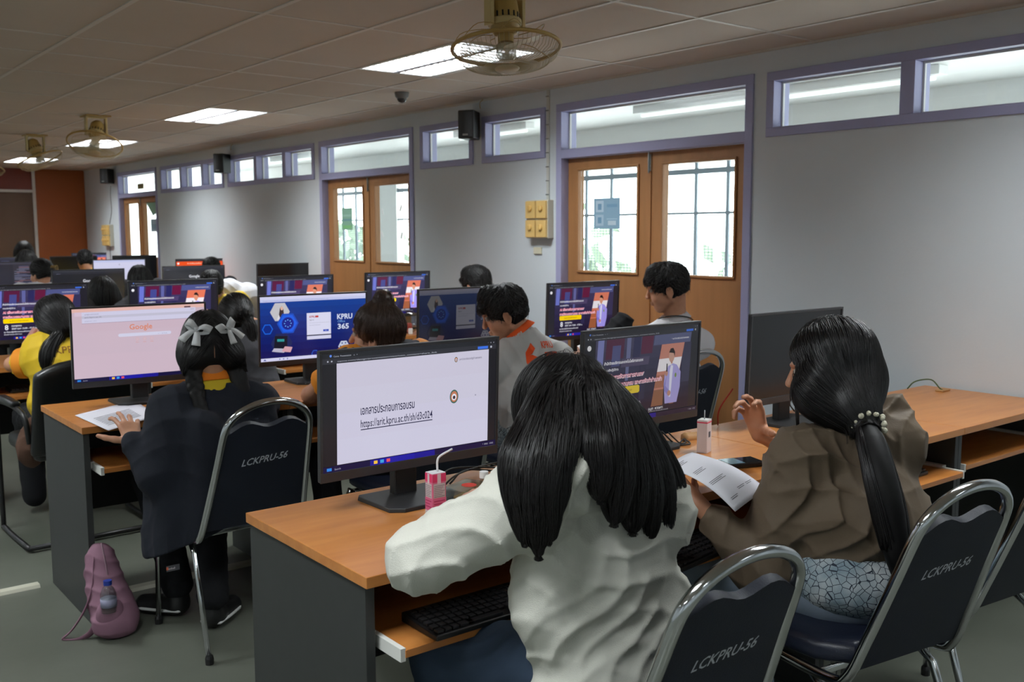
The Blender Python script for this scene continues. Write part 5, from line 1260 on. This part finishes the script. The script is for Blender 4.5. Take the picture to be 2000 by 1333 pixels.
# --- man in the white school shirt by the brown doors
J = dict(hip=(3.62, 3.40, .56), chest=A_(1310, 730, 3.40), neck=A_(1318, 628, 3.42), head=A_(1303, 563, 3.44), face=(-.66, .72, -.20),
         shL=A_(1262, 668, 3.50), elL=(3.36, 3.70, .80), wrL=(3.46, 3.92, .79), shR=A_(1365, 672, 3.34), elR=(3.95, 3.62, .72), wrR=(3.80, 3.88, .78),
         knL=(3.50, 3.82, .50), anL=(3.50, 3.74, .09), knR=(3.74, 3.82, .50), anR=(3.74, 3.74, .09), handL=(V(.5, .8, 0), V(0, 0, -1), (20, 22, 25, 30)), handR=(V(-.3, .9, 0), V(0, 0, -1), (20, 22, 25, 30)))
b, g, M, MBx, ax, fb, upb = person('person in a white collared shirt with short black hair, seated before the nearest brown doors', J, None, None, vox=.005, do_eyes=True)
M_wsh = cloth('white_cotton', (226, 224, 228), .8)
so, SS = garment(b, 'shirt', g, MBx, ax, fb, upb, M_wsh, puff=.022, neckcut=.074, sleeve=.9, fold=(.003, 45, 41), hem=.10, vox=.0055)
S = SDF(g['neck'] - .13, g['neck'] + .14, .003); nd = nrm(g['head'] - g['neck']); band(S, g['neck'] + nd * .006, nd, .088, .068, .034); v, f = S.mesh(); np_mesh('collar', v, f, M_wsh, so)
lan = [];
for k in range(15):
    a = math.pi * (1.05 + .95 * k / 14); lan.append(g['neck'] + nd * .004 + ax * .090 * math.cos(a) + fb * .090 * math.sin(a))
MB().tube(lan, .0035, 6).build('lanyard', M_black, so, smooth=True)
trousers(b, g, ax, M_blk)
for s in 'LR': shoe(b, g['an' + s], (0, 1, 0), M_black)
hair_short(b, g['head'], M, vox=.004, seed=8, top=.012, spikes=.004, n=900, low=-.045)

# --- people farther back
def sitter(label, hd, face, top, tm, hair, hs=None, vox=.008, lean=.10, x0=None, sleeve=.9, arms=None, do_eyes=False, y_hip=None, **kw):
    hd = V(hd); x, y, z = hd; hx = x0 if x0 is not None else x; hy = y - .06 if y_hip is None else y_hip
    nk = V(x * .8 + hx * .2, y - .03, z - .125); cht = V(hx * .6 + x * .4, y - .05, max(.80, z - .33))
    J = dict(hip=(hx, hy, .55), chest=cht, neck=nk, head=hd, face=face, shL=cht + V(-.16, .01, .13), shR=cht + V(.16, .01, .13),
             elL=(hx - .20, hy + .27, .79), wrL=(hx - .08, hy + .44, .785), elR=(hx + .20, hy + .27, .79), wrR=(hx + .08, hy + .44, .785),
             knL=(hx - .11, hy + .40, .50), anL=(hx - .11, hy + .34, .09), knR=(hx + .11, hy + .40, .50), anR=(hx + .11, hy + .34, .09))
    if arms: J.update(arms)
    b, g, M, MBx, ax, fb, upb = person(label, J, None, None, vox=vox, do_eyes=do_eyes)
    so, SS = garment(b, top, g, MBx, ax, fb, upb, tm, puff=.018, sleeve=sleeve, fold=(.004, 45, int(x * 10) % 17), hem=.10, vox=vox)
    trousers(b, g, ax, M_blk, vox=.010)
    if hair == 'short': ho = hair_short(b, g['head'], M, vox=.006, n=300, **(hs or {}))
    elif hair == 'bob':
        W_ = lambda x, y, z: g['head'] + M @ V(x, y, z)
        ho, _ = long_hair(b, g['head'], M, [([W_(s * .05, -.02, .03), W_(s * .065, -.03, -.05), W_(s * .06, -.035, -.12)], [.05, .042, .028]) for s in (-1, 1)] + [([W_(0, -.05, .02), W_(0, -.06, -.06), W_(0, -.05, -.13)], [.06, .05, .03])], g['head'][2] - .17, n=400, steps=22, step=.011, rad=.0014, vox=.007, **(hs or {}))
    elif hair == 'tail':
        tie = g['head'] + M @ V(*hs['tie']); tp = [tie] + [V(p) for p in hs['tail']]
        ch = [([g['head'] + M @ V(0, -.04, 0), tie], [.07, .022], .04), (tp, [.02, .034, .034, .014] if len(tp) == 4 else [.02, .03, .012], .012)]
        tl = np.array([V(p) for p in cr(tp, 6)])
        def dT(P):
            d = tie - P; dist = np.linalg.norm(d, axis=1, keepdims=True); d = d / (dist + 1e-6); k = np.argmin(((P[:, None] - tl[None]) ** 2).sum(2), axis=1)
            tg = tl[np.minimum(k + 1, len(tl) - 1)] - tl[np.maximum(k - 1, 0)]; tg /= np.linalg.norm(tg, axis=1, keepdims=True) + 1e-9
            wt = np.maximum((dist < .035), (P[:, 2:] < tie[2] - .01) & (np.min(((P[:, None] - tl[None]) ** 2).sum(2), axis=1)[:, None] < .003)).astype(float); return d * (1 - wt) + tg * wt + V(0, 0, -.1)
        ho, _ = long_hair(b, g['head'], M, ch, tp[-1][2] - .03, dirs=dT, n=900, steps=40, step=.011, rad=.0013, vox=.006, fall=3, seedz=-.04, m=hs.get('m'))
    elif hair == 'bun':
        W_ = lambda x, y, z: g['head'] + M @ V(x, y, z); bc = W_(*hs['bun']); 
        def bn(S): S.ell(bc, hs.get('r', (.036, .034, .038)), None, .02); S.wave(.003, 150, 3, axis=(1, 0, .5)); S.plane(W_(0, -.05, -.050), M @ V(0, -.35, -1))
        def dU(P): d = bc - P; return d / (np.linalg.norm(d, axis=1, keepdims=True) + 1e-6)
        ho, _ = long_hair(b, g['head'], M, [([W_(0, -.03, .02), bc], [.06, .018], .02)], -9, dirs=dU, n=hs.get('n', 700), steps=26, step=.008, rad=.0013, vox=.006, extra=bn, fall=2, seedz=-.06, jit=.16, m=hs.get('m'))
    return b, g, M, so, SS, (ho if hair else None), ax, fb, upb
M_ylw = cloth('yellow_sports_cloth', (236, 198, 50), .5); M_ora = cloth('orange_sleeve_cloth', (240, 150, 44), .6)
M_grey = cloth('dark_grey_fleece', (70, 70, 74), .9); M_wt = cloth('white_blouse', (216, 216, 222), .8)

b, g, M, so, SS, ho, ax, fb, upb = sitter('person with a messy brown hair bun in front of the bright blue login page', A_(735, 655, 3.48), (-.62, .70, .02), 'shirt', M_ora, 'bun',
    dict(bun=(.0, -.03, .150), r=(.040, .038, .040), m=M_hairb, n=1500), vox=.0055, sleeve=.62, x0=2.08, do_eyes=True, arms=dict(elL=A_(606, 772, 3.66), wrL=A_(668, 752, 3.80), handL=(V(.6, .8, 0), V(0, 0, -1), (20, 22, 25, 30))))
def vest(S): S.ell(A_(795, 690, 3.42), (.05, .04, .06), None, .03); S.cone(g['chest'] + V(.10, -.03, .10), g['chest'] + V(.19, .0, .02), .07, .055, .03)
garment(b, 'hooded_vest', {k: v for k, v in g.items() if k[:2] != 'el'}, np.array([ax, fb, upb]).T, ax, fb, upb, M_grey, puff=.026, hem=.12, fold=(.005, 45, 5), extra=vest, vox=.007, neckcut=.06)

b, g, M, so, SS, ho, ax, fb, upb = sitter('person in a yellow shirt with orange sleeves, leaning one elbow on the desk', A_(106, 630, 5.18), (-.15, .95, -.1), 'sports_shirt', M_ylw, 'tail',
    dict(tie=(.015, -.105, -.03), tail=[A_(100, 678, 5.06), A_(94, 700, 5.05), A_(90, 722, 5.05)]), vox=.006, sleeve=.72, x0=1.26,
    arms=dict(shL=A_(80, 706, 5.18), elL=A_(24, 712, 5.28), wrL=A_(72, 664, 5.26), handL=(A_(88, 640, 5.24) - A_(72, 664, 5.26), V(1, -.2, .1), (50, 55, 60, 65))))
S = SDF(g['shL'] - .16, g['shL'] + .20, .005); a_, b_ = g['shL'], g['elL']; d_ = nrm(b_ - a_); e_ = a_ + (b_ - a_) * .78
S.cone(a_ + (b_ - a_) * .35, e_, .080, .074, .004); S.cone(a_, e_ + d_ * .05, .060, .064, .003, 'c'); S.plane(e_, d_); S.plane(a_ + (b_ - a_) * .42, -d_); v, f = S.mesh(); np_mesh('sleeve_band', v, f, M_ora, so)
decal(SS, so, 'letter_print', 'KPRU', A_(104, 690, 5.05), (1, .0, .0), (0, 0, 1), .045, mat('brown_print', (150, 96, 30), .7), wd=.12, bold=.01, out=V(0, -1, 0))
wd = MB(); wd.tube([A_(68, 667, 5.26) + .026 * (V(1, 0, 0) * math.cos(t) + V(0, 1, 0) * math.sin(t)) + V(0, 0, .002) for t in [k * math.pi / 8 for k in range(16)]], .008, 6, closed=True, sx=.25)
wt = tag(wd.build('wrist_watch', M_white, smooth=True), 'smart watch with a pale strap on the wrist of the woman in yellow', 'watch')
MB().box(tuple(A_(68, 668, 5.23)), (.034, .010, .036)).build('watch_face', mat('watch_glass', (24, 28, 30), .15), wt, bevel=.003)
ph = MB().box(tuple(A_(58, 658, 5.32)), (.012, .070, .10), mt=Matrix.Rotation(R(35), 4, 'Y')); ph = tag(ph.build('mobile_phone', mat('rose_phone_case', (205, 140, 124), .35), bevel=.004), 'pink cased phone held up by the woman in yellow', 'phone')

b, g, M, so, SS, ho, ax, fb, upb = sitter('person with a high dark ponytail and glasses behind the braided hair', A_(461, 622, 5.12), (.30, .92, -.18), 'blouse', M_grey, 'tail',
    dict(tie=(.02, -.100, .02), tail=[A_(487, 640, 5.0), A_(492, 690, 4.98), A_(494, 745, 4.98)]), vox=.007, x0=2.18)
gl = MB(); W_ = lambda x, y, z: g['head'] + M @ V(x, y, z)
for s in (-1, 1): gl.tube([W_(s * .078, -.02, 0), W_(s * .076, .04, .004), W_(s * .062, .098, .004)], .0025, 6); gl.tube([W_(s * .034 + .026 * math.cos(t), .112, .002 + .02 * math.sin(t)) for t in [k * .5236 for k in range(12)]], .0022, 6, closed=True)
gl.tube([W_(-.008, .113, .006), W_(.008, .113, .006)], .002, 6); tag(gl.build('glasses', M_black, smooth=True), 'black rimmed glasses worn by the ponytailed head behind the braids', 'glasses')

sitter('person whose black hair top shows above the dim blue login monitor', A_(930, 558, 5.12), (-.1, .95, -.25), 'shirt', M_wt, 'short', dict(seed=12), x0=3.68)
sitter('person seen as a short black haired head between two search page monitors at left', A_(199, 578, 7.25), (-.05, .98, -.15), 'shirt', M_grey, 'bob', x0=2.1)
sitter('person in a yellow shirt at the right edge of the dark search page monitor', A_(413, 562, 7.20), (.2, .95, -.2), 'sports_shirt', M_ylw, 'short', dict(seed=14, low=-.07), x0=2.88)
b, g, M, so, SS, ho, ax, fb, upb = sitter('person in a white head scarf leaning beside the pale wall', A_(450, 582, 7.55), (.75, .60, -.25), 'blouse', M_wt, None, x0=3.30)
S = SDF(g['head'] - .30, g['head'] + .18, .006); cap_solid(S, g['head'], M, .016); S.cone(g['head'] + M @ V(0, -.03, -.05), g['chest'] + V(0, 0, .10), .085, .15, .05); S.ell(g['head'] + M @ V(0, -.02, .05), (.105, .12, .10), M, .02); S.wave(.004, 60, 2, axis=(.4, .2, 1)); v, f = S.mesh(); np_mesh('head_scarf', v, f, M_wt, b)
sitter('person with a smooth black bob in front of the white page monitor', A_(272, 545, 9.75), (0, .97, -.2), 'shirt', M_grey, 'bob', vox=.010, x0=3.1)
b, g, M, so, SS, ho, ax, fb, upb = sitter('person with pinned up black hair and a white collar at the far left', A_(80, 534, 9.70), (-.45, .85, -.1), 'blouse', M_wt, 'bun', dict(bun=(.01, -.11, .01), r=(.045, .035, .05), n=400), vox=.009, x0=2.15)
cl = MB(); c_ = g['head'] + M @ V(.035, -.125, .03)
for k in range(5): cl.tube(cr([c_, c_ + V(.012 * (k - 2), -.03, .03), c_ + V(.016 * (k - 2), -.02, -.03)], 3), .003, 5)
cl.build('hair_clip', M_creamd, ho, smooth=True)
sitter('person whose dark hair shows against the orange page monitor', A_(413, 528, 9.75), (0, .95, -.25), 'shirt', M_grey, 'short', dict(seed=22), vox=.010, x0=3.85)
sitter('person with a tan face turned to the room before the brown back wall', A_(47, 492, 13.7), (-.2, -.95, -.1), 'shirt', M_grey, 'bob', vox=.009, do_eyes=True, x0=2.95)
sitter('person as a low dark head right of the orange back wall foot', A_(166, 510, 12.0), (.1, .95, -.3), 'shirt', M_ylw, 'short', dict(seed=25), vox=.010, x0=3.35)
sitter('person as a dark head just left of the head with a hair clip', A_(52, 512, 11.9), (.1, .95, -.3), 'shirt', M_grey, 'bob', vox=.010, x0=2.42)
# ------------------------------------------------------------------ small things
def carton(x, y, z, rz, label, k=1.0, straw=True, tip=False):
    t = thing('drink_carton', label, 'drink carton', (x, y, z), rz, 'pink milk cartons'); w_, d_, h_ = .040, .034, .105
    pk, wt = (226, 60, 110), (232, 214, 222)
    mb = MB().box((0, 0, h_ / 2), (w_, d_, h_)); bx = mb.build('box', mat('pink_carton_card', (226, 120, 156), .4), t, bevel=.0015)
    for rot, ww in ((0, w_), (R(90), d_), (R(180), w_), (R(-90), d_)):
        a = Art(ww, h_, emis=False, rough=.4); a.rect(0.02, .80, .98, .99, pk); a.rect(.36, .74, .62, .99, wt); a.rect(.08, .42, .92, .76, (206, 196, 200)); a.rect(.02, .0, .98, .10, (224, 218, 222)); a.rect(.02, .10, .98, .40, (220, 110, 150))
        for i in range(7): a.rect(.12, .70 - i * .042, .88 - .1 * (i % 3), .712 - i * .042, (120, 110, 120))
        for i in range(3): a.rect(.1, .33 - i * .07, .9 - .2 * (i % 2), .355 - i * .07, (180, 50, 100))
        for i in range(9): a.rect(.2 + i * .07, .01, .2 + i * .07 + (.03 if i % 2 else .015), .08, (40, 40, 44))
        dist = (d_ if rot in (0, R(180)) else w_) / 2 + .0004
        a.mb.xf(Matrix.Rotation(rot, 4, 'Z') @ Matrix.Translation((0, -dist, h_ / 2))); a.mb.build('printed_side', a.mats, bx)
    tp = MB().box((0, 0, h_ + .0006), (w_ * .96, d_ * .96, .001)); tp.build('foil_top', M_white, bx)
    if straw:
        MB().tube(cr([(.006, 0, h_), (.006, 0, h_ + .028), (.016, .0, h_ + .040), (.050, .0, h_ + .052)], 5), .0028, 8).build('straw', mat('white_straw', (235, 235, 238), .3), t, smooth=True)
    else: MB().tube([(.0, 0, h_), (.001, 0, h_ + .03)], .0018, 8).build('straw', mat('clear_straw', (170, 175, 180), .2), t, smooth=True)
    return t
carton(1.335, 1.995, .75, R(-2), 'pink drink carton with a bent white straw in front of the white slide monitor')
t = carton(2.385, 2.03, .75, R(20), 'white and pink drink carton on the desk behind the held paper', straw=False)
for o in t.children:
    if o.name.startswith('box'):
        o.data.materials[0] = mat('pale_carton_card', (226, 218, 222), .4)
        for p in list(o.children):
            if p.name.startswith('printed_side'): bpy.data.objects.remove(p)
        MB().box((0, 0, .098), (.0405, .0345, .004)).build('pink_band', mat('pink_edge', (224, 60, 100), .4), o)
        MB().bb(-.007, .007, -.0178, -.0172, .05, .068).build('grey_stamp', M_ink, o)
t = carton(1.56, 4.02, .75, R(30), 'pink drink carton lying by the pink search page monitor', straw=False)
# clear box with a red sticker, and a vial
M_clear = glass_mat('clear_plastic', (222, 226, 222), .14)
t = thing('food_box', 'clear plastic box with a red round sticker beside the pink carton', 'food box', (1.47, 2.04, .75), R(20))
bx = MB(); bx.add([(-.045, -.035, .001), (.045, -.035, .001), (.045, .035, .001), (-.045, .035, .001), (-.055, -.045, .035), (.055, -.045, .035), (.055, .045, .035), (-.055, .045, .035)], [(0, 3, 2, 1), (0, 1, 5, 4), (1, 2, 6, 5), (2, 3, 7, 6), (3, 0, 4, 7)])
bx.build('tray', M_clear, t); MB().box((0, 0, .038), (.116, .096, .005)).build('lid', M_clear, t, bevel=.002)
MB().lathe([(.02, 0), (.02, .0006), (0, .0006)], (0, 0, .041), 20).build('sticker', mat('red_sticker', (206, 60, 44), .5), t)
MB().box((0, 0, .010), (.07, .055, .014)).build('cake', mat('beige_cake', (206, 180, 130), .8), t, bevel=.004)
vp = V(*at(945, 935, 1.83)); t = thing('vial', 'small clear vial with a white cap held by the hand in the white hoodie', 'vial', tuple(vp - V(0, 0, .035)))
MB().lathe([(.0, 0), (.0095, 0), (.0095, .032), (.006, .036), (.006, .04), (0, .04)], n=16).build('glass_body', M_clear, t, smooth=True, ang=40)
MB().lathe([(0, .001), (.0080, .001), (.0080, .018), (0, .018)], n=16).build('yellow_liquid', mat('amber_liquid', (226, 176, 40), .2), t, smooth=True, ang=40)
MB().lathe([(0, .037), (.0105, .037), (.0105, .052), (0, .052)], n=18).build('cap', M_white, t, smooth=True, ang=40)
# phone on the desk
t = thing('mobile_phone', 'black phone lying on the desk beside the brown jacket, with a white charging lead', 'phone', (2.315, 1.845, .75), R(-18))
MB().box((0, 0, .008), (.155, .076, .015)).build('phone_body', M_black, t, bevel=.004)
sc = MB().box((0, 0, .0158), (.145, .068, .0006)); sc.build('phone_screen', mat('phone_glass', (20, 22, 26), .08), t)
MB().box((-.015, 0, .0163), (.05, .066, .0004)).build('lit_patch', mat('phone_glow', (60, 80, 90), .1, emit=(70, 96, 104), estr=1), t)
tag(MB().tube(cr([(2.392, 1.82, .757), (2.42, 1.80, .753), (2.47, 1.80, .753)], 5), .0018, 6).build('charging_lead', M_white, smooth=True), 'short white lead plugged into the black phone', 'cable')
# held sheet
def sheet(c00, c10, c11, c01, bend, label, prints, n=14, th=.0004):
    c00, c10, c11, c01 = map(V, (c00, c10, c11, c01)); nr = nrm(np.cross(c10 - c00, c01 - c00))
    f_ = lambda u, v: (c00 * (1 - u) * (1 - v) + c10 * u * (1 - v) + c11 * u * v + c01 * (1 - u) * v) + nr * bend(u, v)
    mb = MB(); vs = [f_(i / n, j / n) for j in range(n + 1) for i in range(n + 1)]
    mb.add(vs, [(j * (n + 1) + i, j * (n + 1) + i + 1, (j + 1) * (n + 1) + i + 1, (j + 1) * (n + 1) + i) for j in range(n) for i in range(n)])
    o = mb.build('paper_sheet', M_paper, smooth=True); o.modifiers.new('s', 'SOLIDIFY').thickness = th; tag(o, label, 'paper', 'printed handout sheets')
    pr = MB()
    for (u0, v0, u1, v1) in prints:
        k = 5; q = [f_(u0 + (u1 - u0) * i / k, v) + nr * .0007 for v in (v0, v1) for i in range(k + 1)]
        pr.add(q, [(i, i + 1, k + 2 + i, k + 1 + i) for i in range(k)])
    pr.build('printed_lines', M_ink, o); return o
pl = []; rr = random.Random(2)
for (u, v, w_, n_) in ((.07, .93, .30, 3), (.10, .70, .28, 3), (.08, .47, .40, 3), (.40, .22, .22, 2), (.66, .22, .22, 2), (.12, .16, .18, 2)):
    for i in range(n_): pl.append((u, v - .022 * i, u + w_ * (1 - .2 * (i % 2)), v - .022 * i - .007))
sheet(at(1436, 1000, 1.50), at(1500, 957, 1.62), at(1352, 884, 1.80), at(1300, 912, 1.64), lambda u, v: .020 * math.sin(math.pi * v) * .8 + .008 * math.sin(math.pi * u), 'white printed sheet held by the person in the brown jacket', pl)
sheet(tuple(V(*atz(212, 842, .7525))), tuple(V(*atz(310, 812, .7525))), tuple(V(*atz(262, 783, .7525))), tuple(V(*atz(146, 812, .7525))), lambda u, v: .0008, 'white printed sheet under the hand of the person with braids', [(v, u, v2, u2) for u, v, u2, v2 in [(.2 + .06 * i, .12, .215 + .06 * i, .75) for i in range(8)]])
# pink rosary like charm on the second desk row
t = thing('key_charm', 'pink beaded charm lying before the pink search page monitor', 'charm', (1.36, 4.00, .752)); rr = random.Random(9); cb = MB()
for k in range(26): a = rr.uniform(0, 6.28); q = rr.uniform(.0, .03); r_ = rr.uniform(.006, .010); cb.lathe([(0, r_), (r_ * .7, r_ * .7), (r_, 0), (r_ * .7, -r_ * .7), (0, -r_)], (q * math.cos(a) * 1.3, q * math.sin(a), r_ + rr.uniform(0, .01)), 8)
cb.build('beads', mat('pink_beads', (222, 110, 124), .3), t, smooth=True)
MB().tube(cr([(.03, 0, .01), (.08, .03, .03), (.12, .0, .01), (.07, -.02, .006), (.03, 0, .01)], 5), .004, 6).build('strap', mat('pink_beads', (222, 110, 124), .3), t, smooth=True)
# leaflet and dish on the second and third rows
tag(MB().add([(1.66, 4.22, .752), (1.73, 4.26, .752), (1.69, 4.28, .86), (1.64, 4.24, .85)], [(0, 1, 2, 3)]).add([(1.66, 4.22, .752), (1.60, 4.29, .752), (1.60, 4.28, .84), (1.64, 4.24, .85)], [(0, 1, 2, 3)]).build('leaflet', M_paper), 'folded white leaflet standing left of the bright blue login monitor', 'leaflet')
t = thing('snack_pack', 'round clear pack with a red and white snack on the third row desk', 'snack pack', tuple(V(*atz(798, 652, .75))), R(-35))
MB().lathe([(0, .002), (.075, .002), (.08, .01), (.08, .02), (.06, .03), (0, .032)], (0, 0, .08), 24, mt=Matrix.Rotation(R(80), 4, 'X')).build('clear_lid', M_clear, t, smooth=True)
MB().box((0, -.01, .04), (.05, .03, .07)).build('snack', mat('red_white_wrap', (216, 90, 80), .5), t, bevel=.01); MB().box((0.015, -.045, .02), (.03, .03, .04)).build('white_tub', M_white, t, bevel=.004)
# cables
def cable(pts, label, r=.0028, m=None, name='desk_cable', g_='black cables on the desks'): return tag(MB().tube(cr(pts, 6), r, 6).build(name, m or M_cable, smooth=True), label, 'cable', g_)
for k, (a, b_) in enumerate((((1.52, 2.20), (1.78, 2.13)), ((1.50, 2.24), (1.80, 2.20)), ((1.48, 2.18), (1.82, 2.26)))):
    cable([(a[0], a[1], .754), (a[0] + .08, a[1] + .03, .775), (b_[0] - .08, b_[1] + .02, .765), (b_[0], b_[1], .754)], 'black cable behind the white slide monitor, %s of three strands' % ['front', 'middle', 'rear'][k])
for k in range(3): cable([(2.34, 2.20 - .03 * k, .80), (2.37 + .02 * k, 2.16, .756), (2.42, 2.12 + .02 * k, .756), (2.47, 2.19, .755)], 'black cable on the desk behind the pink edged white carton, %s of three' % ['rear', 'middle', 'front'][k])
cable([(2.47, 2.19, .756), (2.52, 2.18, .754)], 'cable grommet pad on the joint of the front desks', r=.02, m=mat('beige_pad', (176, 132, 84), .6), name='grommet')
cable([(4.03, 2.28, .755), (4.04, 2.25, .79), (4.08, 2.20, .80), (4.10, 2.17, .765), (4.11, 2.16, .756)], 'green cable arching over the wall end of the front desks', r=.003, m=mat('green_cable', (66, 84, 40), .5), g_=None)
MB_g = MB().box((4.12, 2.165, .754), (.07, .035, .008)); tag(MB_g.build('cable_pad', mat('beige_pad', (176, 132, 84), .6), bevel=.003), 'small beige pad where the green cable ends', 'cable pad')
cable([(2.72, 2.19, .90), (2.71, 2.24, .82), (2.74, 2.27, .756)], 'red cable left of the switched off monitor stand', m=mat('red_cable', (150, 30, 30), .5), g_=None)
cable([(3.10, 2.20, .86), (3.12, 2.24, .80), (3.18, 2.26, .756)], 'black cable right of the switched off monitor stand')
# pink backpack with bottle
M_pink = cloth('mauve_canvas', (138, 102, 118), .8, bump=.2, bs=500)
t = thing('backpack', 'mauve backpack leaning on the charcoal panel of the second row', 'backpack', (1.03, 3.60, 0))
bc = V(1.0, 3.60, 0); S = SDF(bc - .25, bc + V(.25, .25, .55), .005)
S.chain([A_(195, 1082, 3.70), A_(202, 1125, 3.665), A_(215, 1175, 3.62), A_(230, 1214, 3.585)], [.040, .050, .064, .070], .03); S.ell(A_(222, 1216, 3.56), (.075, .055, .055), None, .02)
S.wave(.005, 60, 3, axis=(.5, .3, 1)); S.plane((0, 0, .004), (0, 0, -1)); v, f = S.mesh(); bp_ = np_mesh('bag_body', v - V(1.03, 3.60, 0), f, M_pink, t)
S = SDF((.88, 3.42, .02), (1.12, 3.64, .26), .004); S.ell(A_(216, 1200, 3.545), (.050, .034, .060), None, .02); S.plane(A_(216, 1172, 3.54), (0, .3, 1)); v, f = S.mesh(); np_mesh('side_pocket', v - V(1.03, 3.60, 0), f, M_pink, t)
MB().tube(cr([tuple(A_(*q) - V(1.03, 3.60, 0)) for q in ((184, 1090, 3.66), (180, 1150, 3.62), (164, 1195, 3.62), (140, 1232, 3.64), (122, 1250, 3.65), (150, 1252, 3.62), (176, 1238, 3.60), (190, 1215, 3.59))], 5), .014, 8, sx=.25).build('shoulder_strap', M_pink, t, smooth=True)
MB().tube(cr([tuple(A_(*q) - V(1.03, 3.60, 0)) for q in ((198, 1062, 3.655), (205, 1095, 3.625), (212, 1135, 3.595))], 5), .003, 6).build('zip', mat('zip_grey', (130, 100, 112), .4), t, smooth=True)
t = thing('water_bottle', 'clear water bottle with a blue cap in the backpack side pocket', 'bottle', tuple(A_(213, 1195, 3.525)))
MB().lathe([(0, 0), (.026, 0), (.027, .04), (.027, .065), (.020, .085), (.011, .095), (.011, .10), (0, .10)], n=20).build('bottle_body', M_clear, t, smooth=True, ang=50)
MB().lathe([(.0275, .02), (.0275, .05)], n=20).build('bottle_label', mat('pale_label', (150, 150, 176), .4), t, smooth=True); MB().lathe([(0, .098), (.0145, .098), (.0145, .114), (0, .114)], n=20).build('bottle_cap', mat('blue_cap', (36, 60, 150), .4), t, smooth=True, ang=40)
# dark bags
S = SDF((3.30, 3.45, .70), (3.75, 3.80, 1.15), .006); S.chain([(3.52, 3.62, .80), (3.56, 3.62, .92), (3.60, 3.62, .985)], [.07, .062, .042], .03); S.wave(.012, 50, 4, axis=(.5, .2, 1)); S.plane((0, 0, .755), (0, 0, -1)); v, f = S.mesh()
tag(np_mesh('black_bag', v, f, M_blk), 'black bag standing on the desk before the man in the white shirt', 'bag')
S = SDF((.85, 4.55, .30), (1.25, 5.3, .75), .007); S.chain([(1.04, 4.86, .58), (1.02, 4.88, .47), (1.03, 4.90, .40)], [.03, .05, .035], .03); S.wave(.007, 60, 7, axis=(.6, .3, .5)); v, f = S.mesh()
tag(np_mesh('brown_cloth', v, f, cloth('brown_cloth_mat', (88, 64, 52), .9)), 'brown cloth hanging from the black armchair seat', 'cloth')
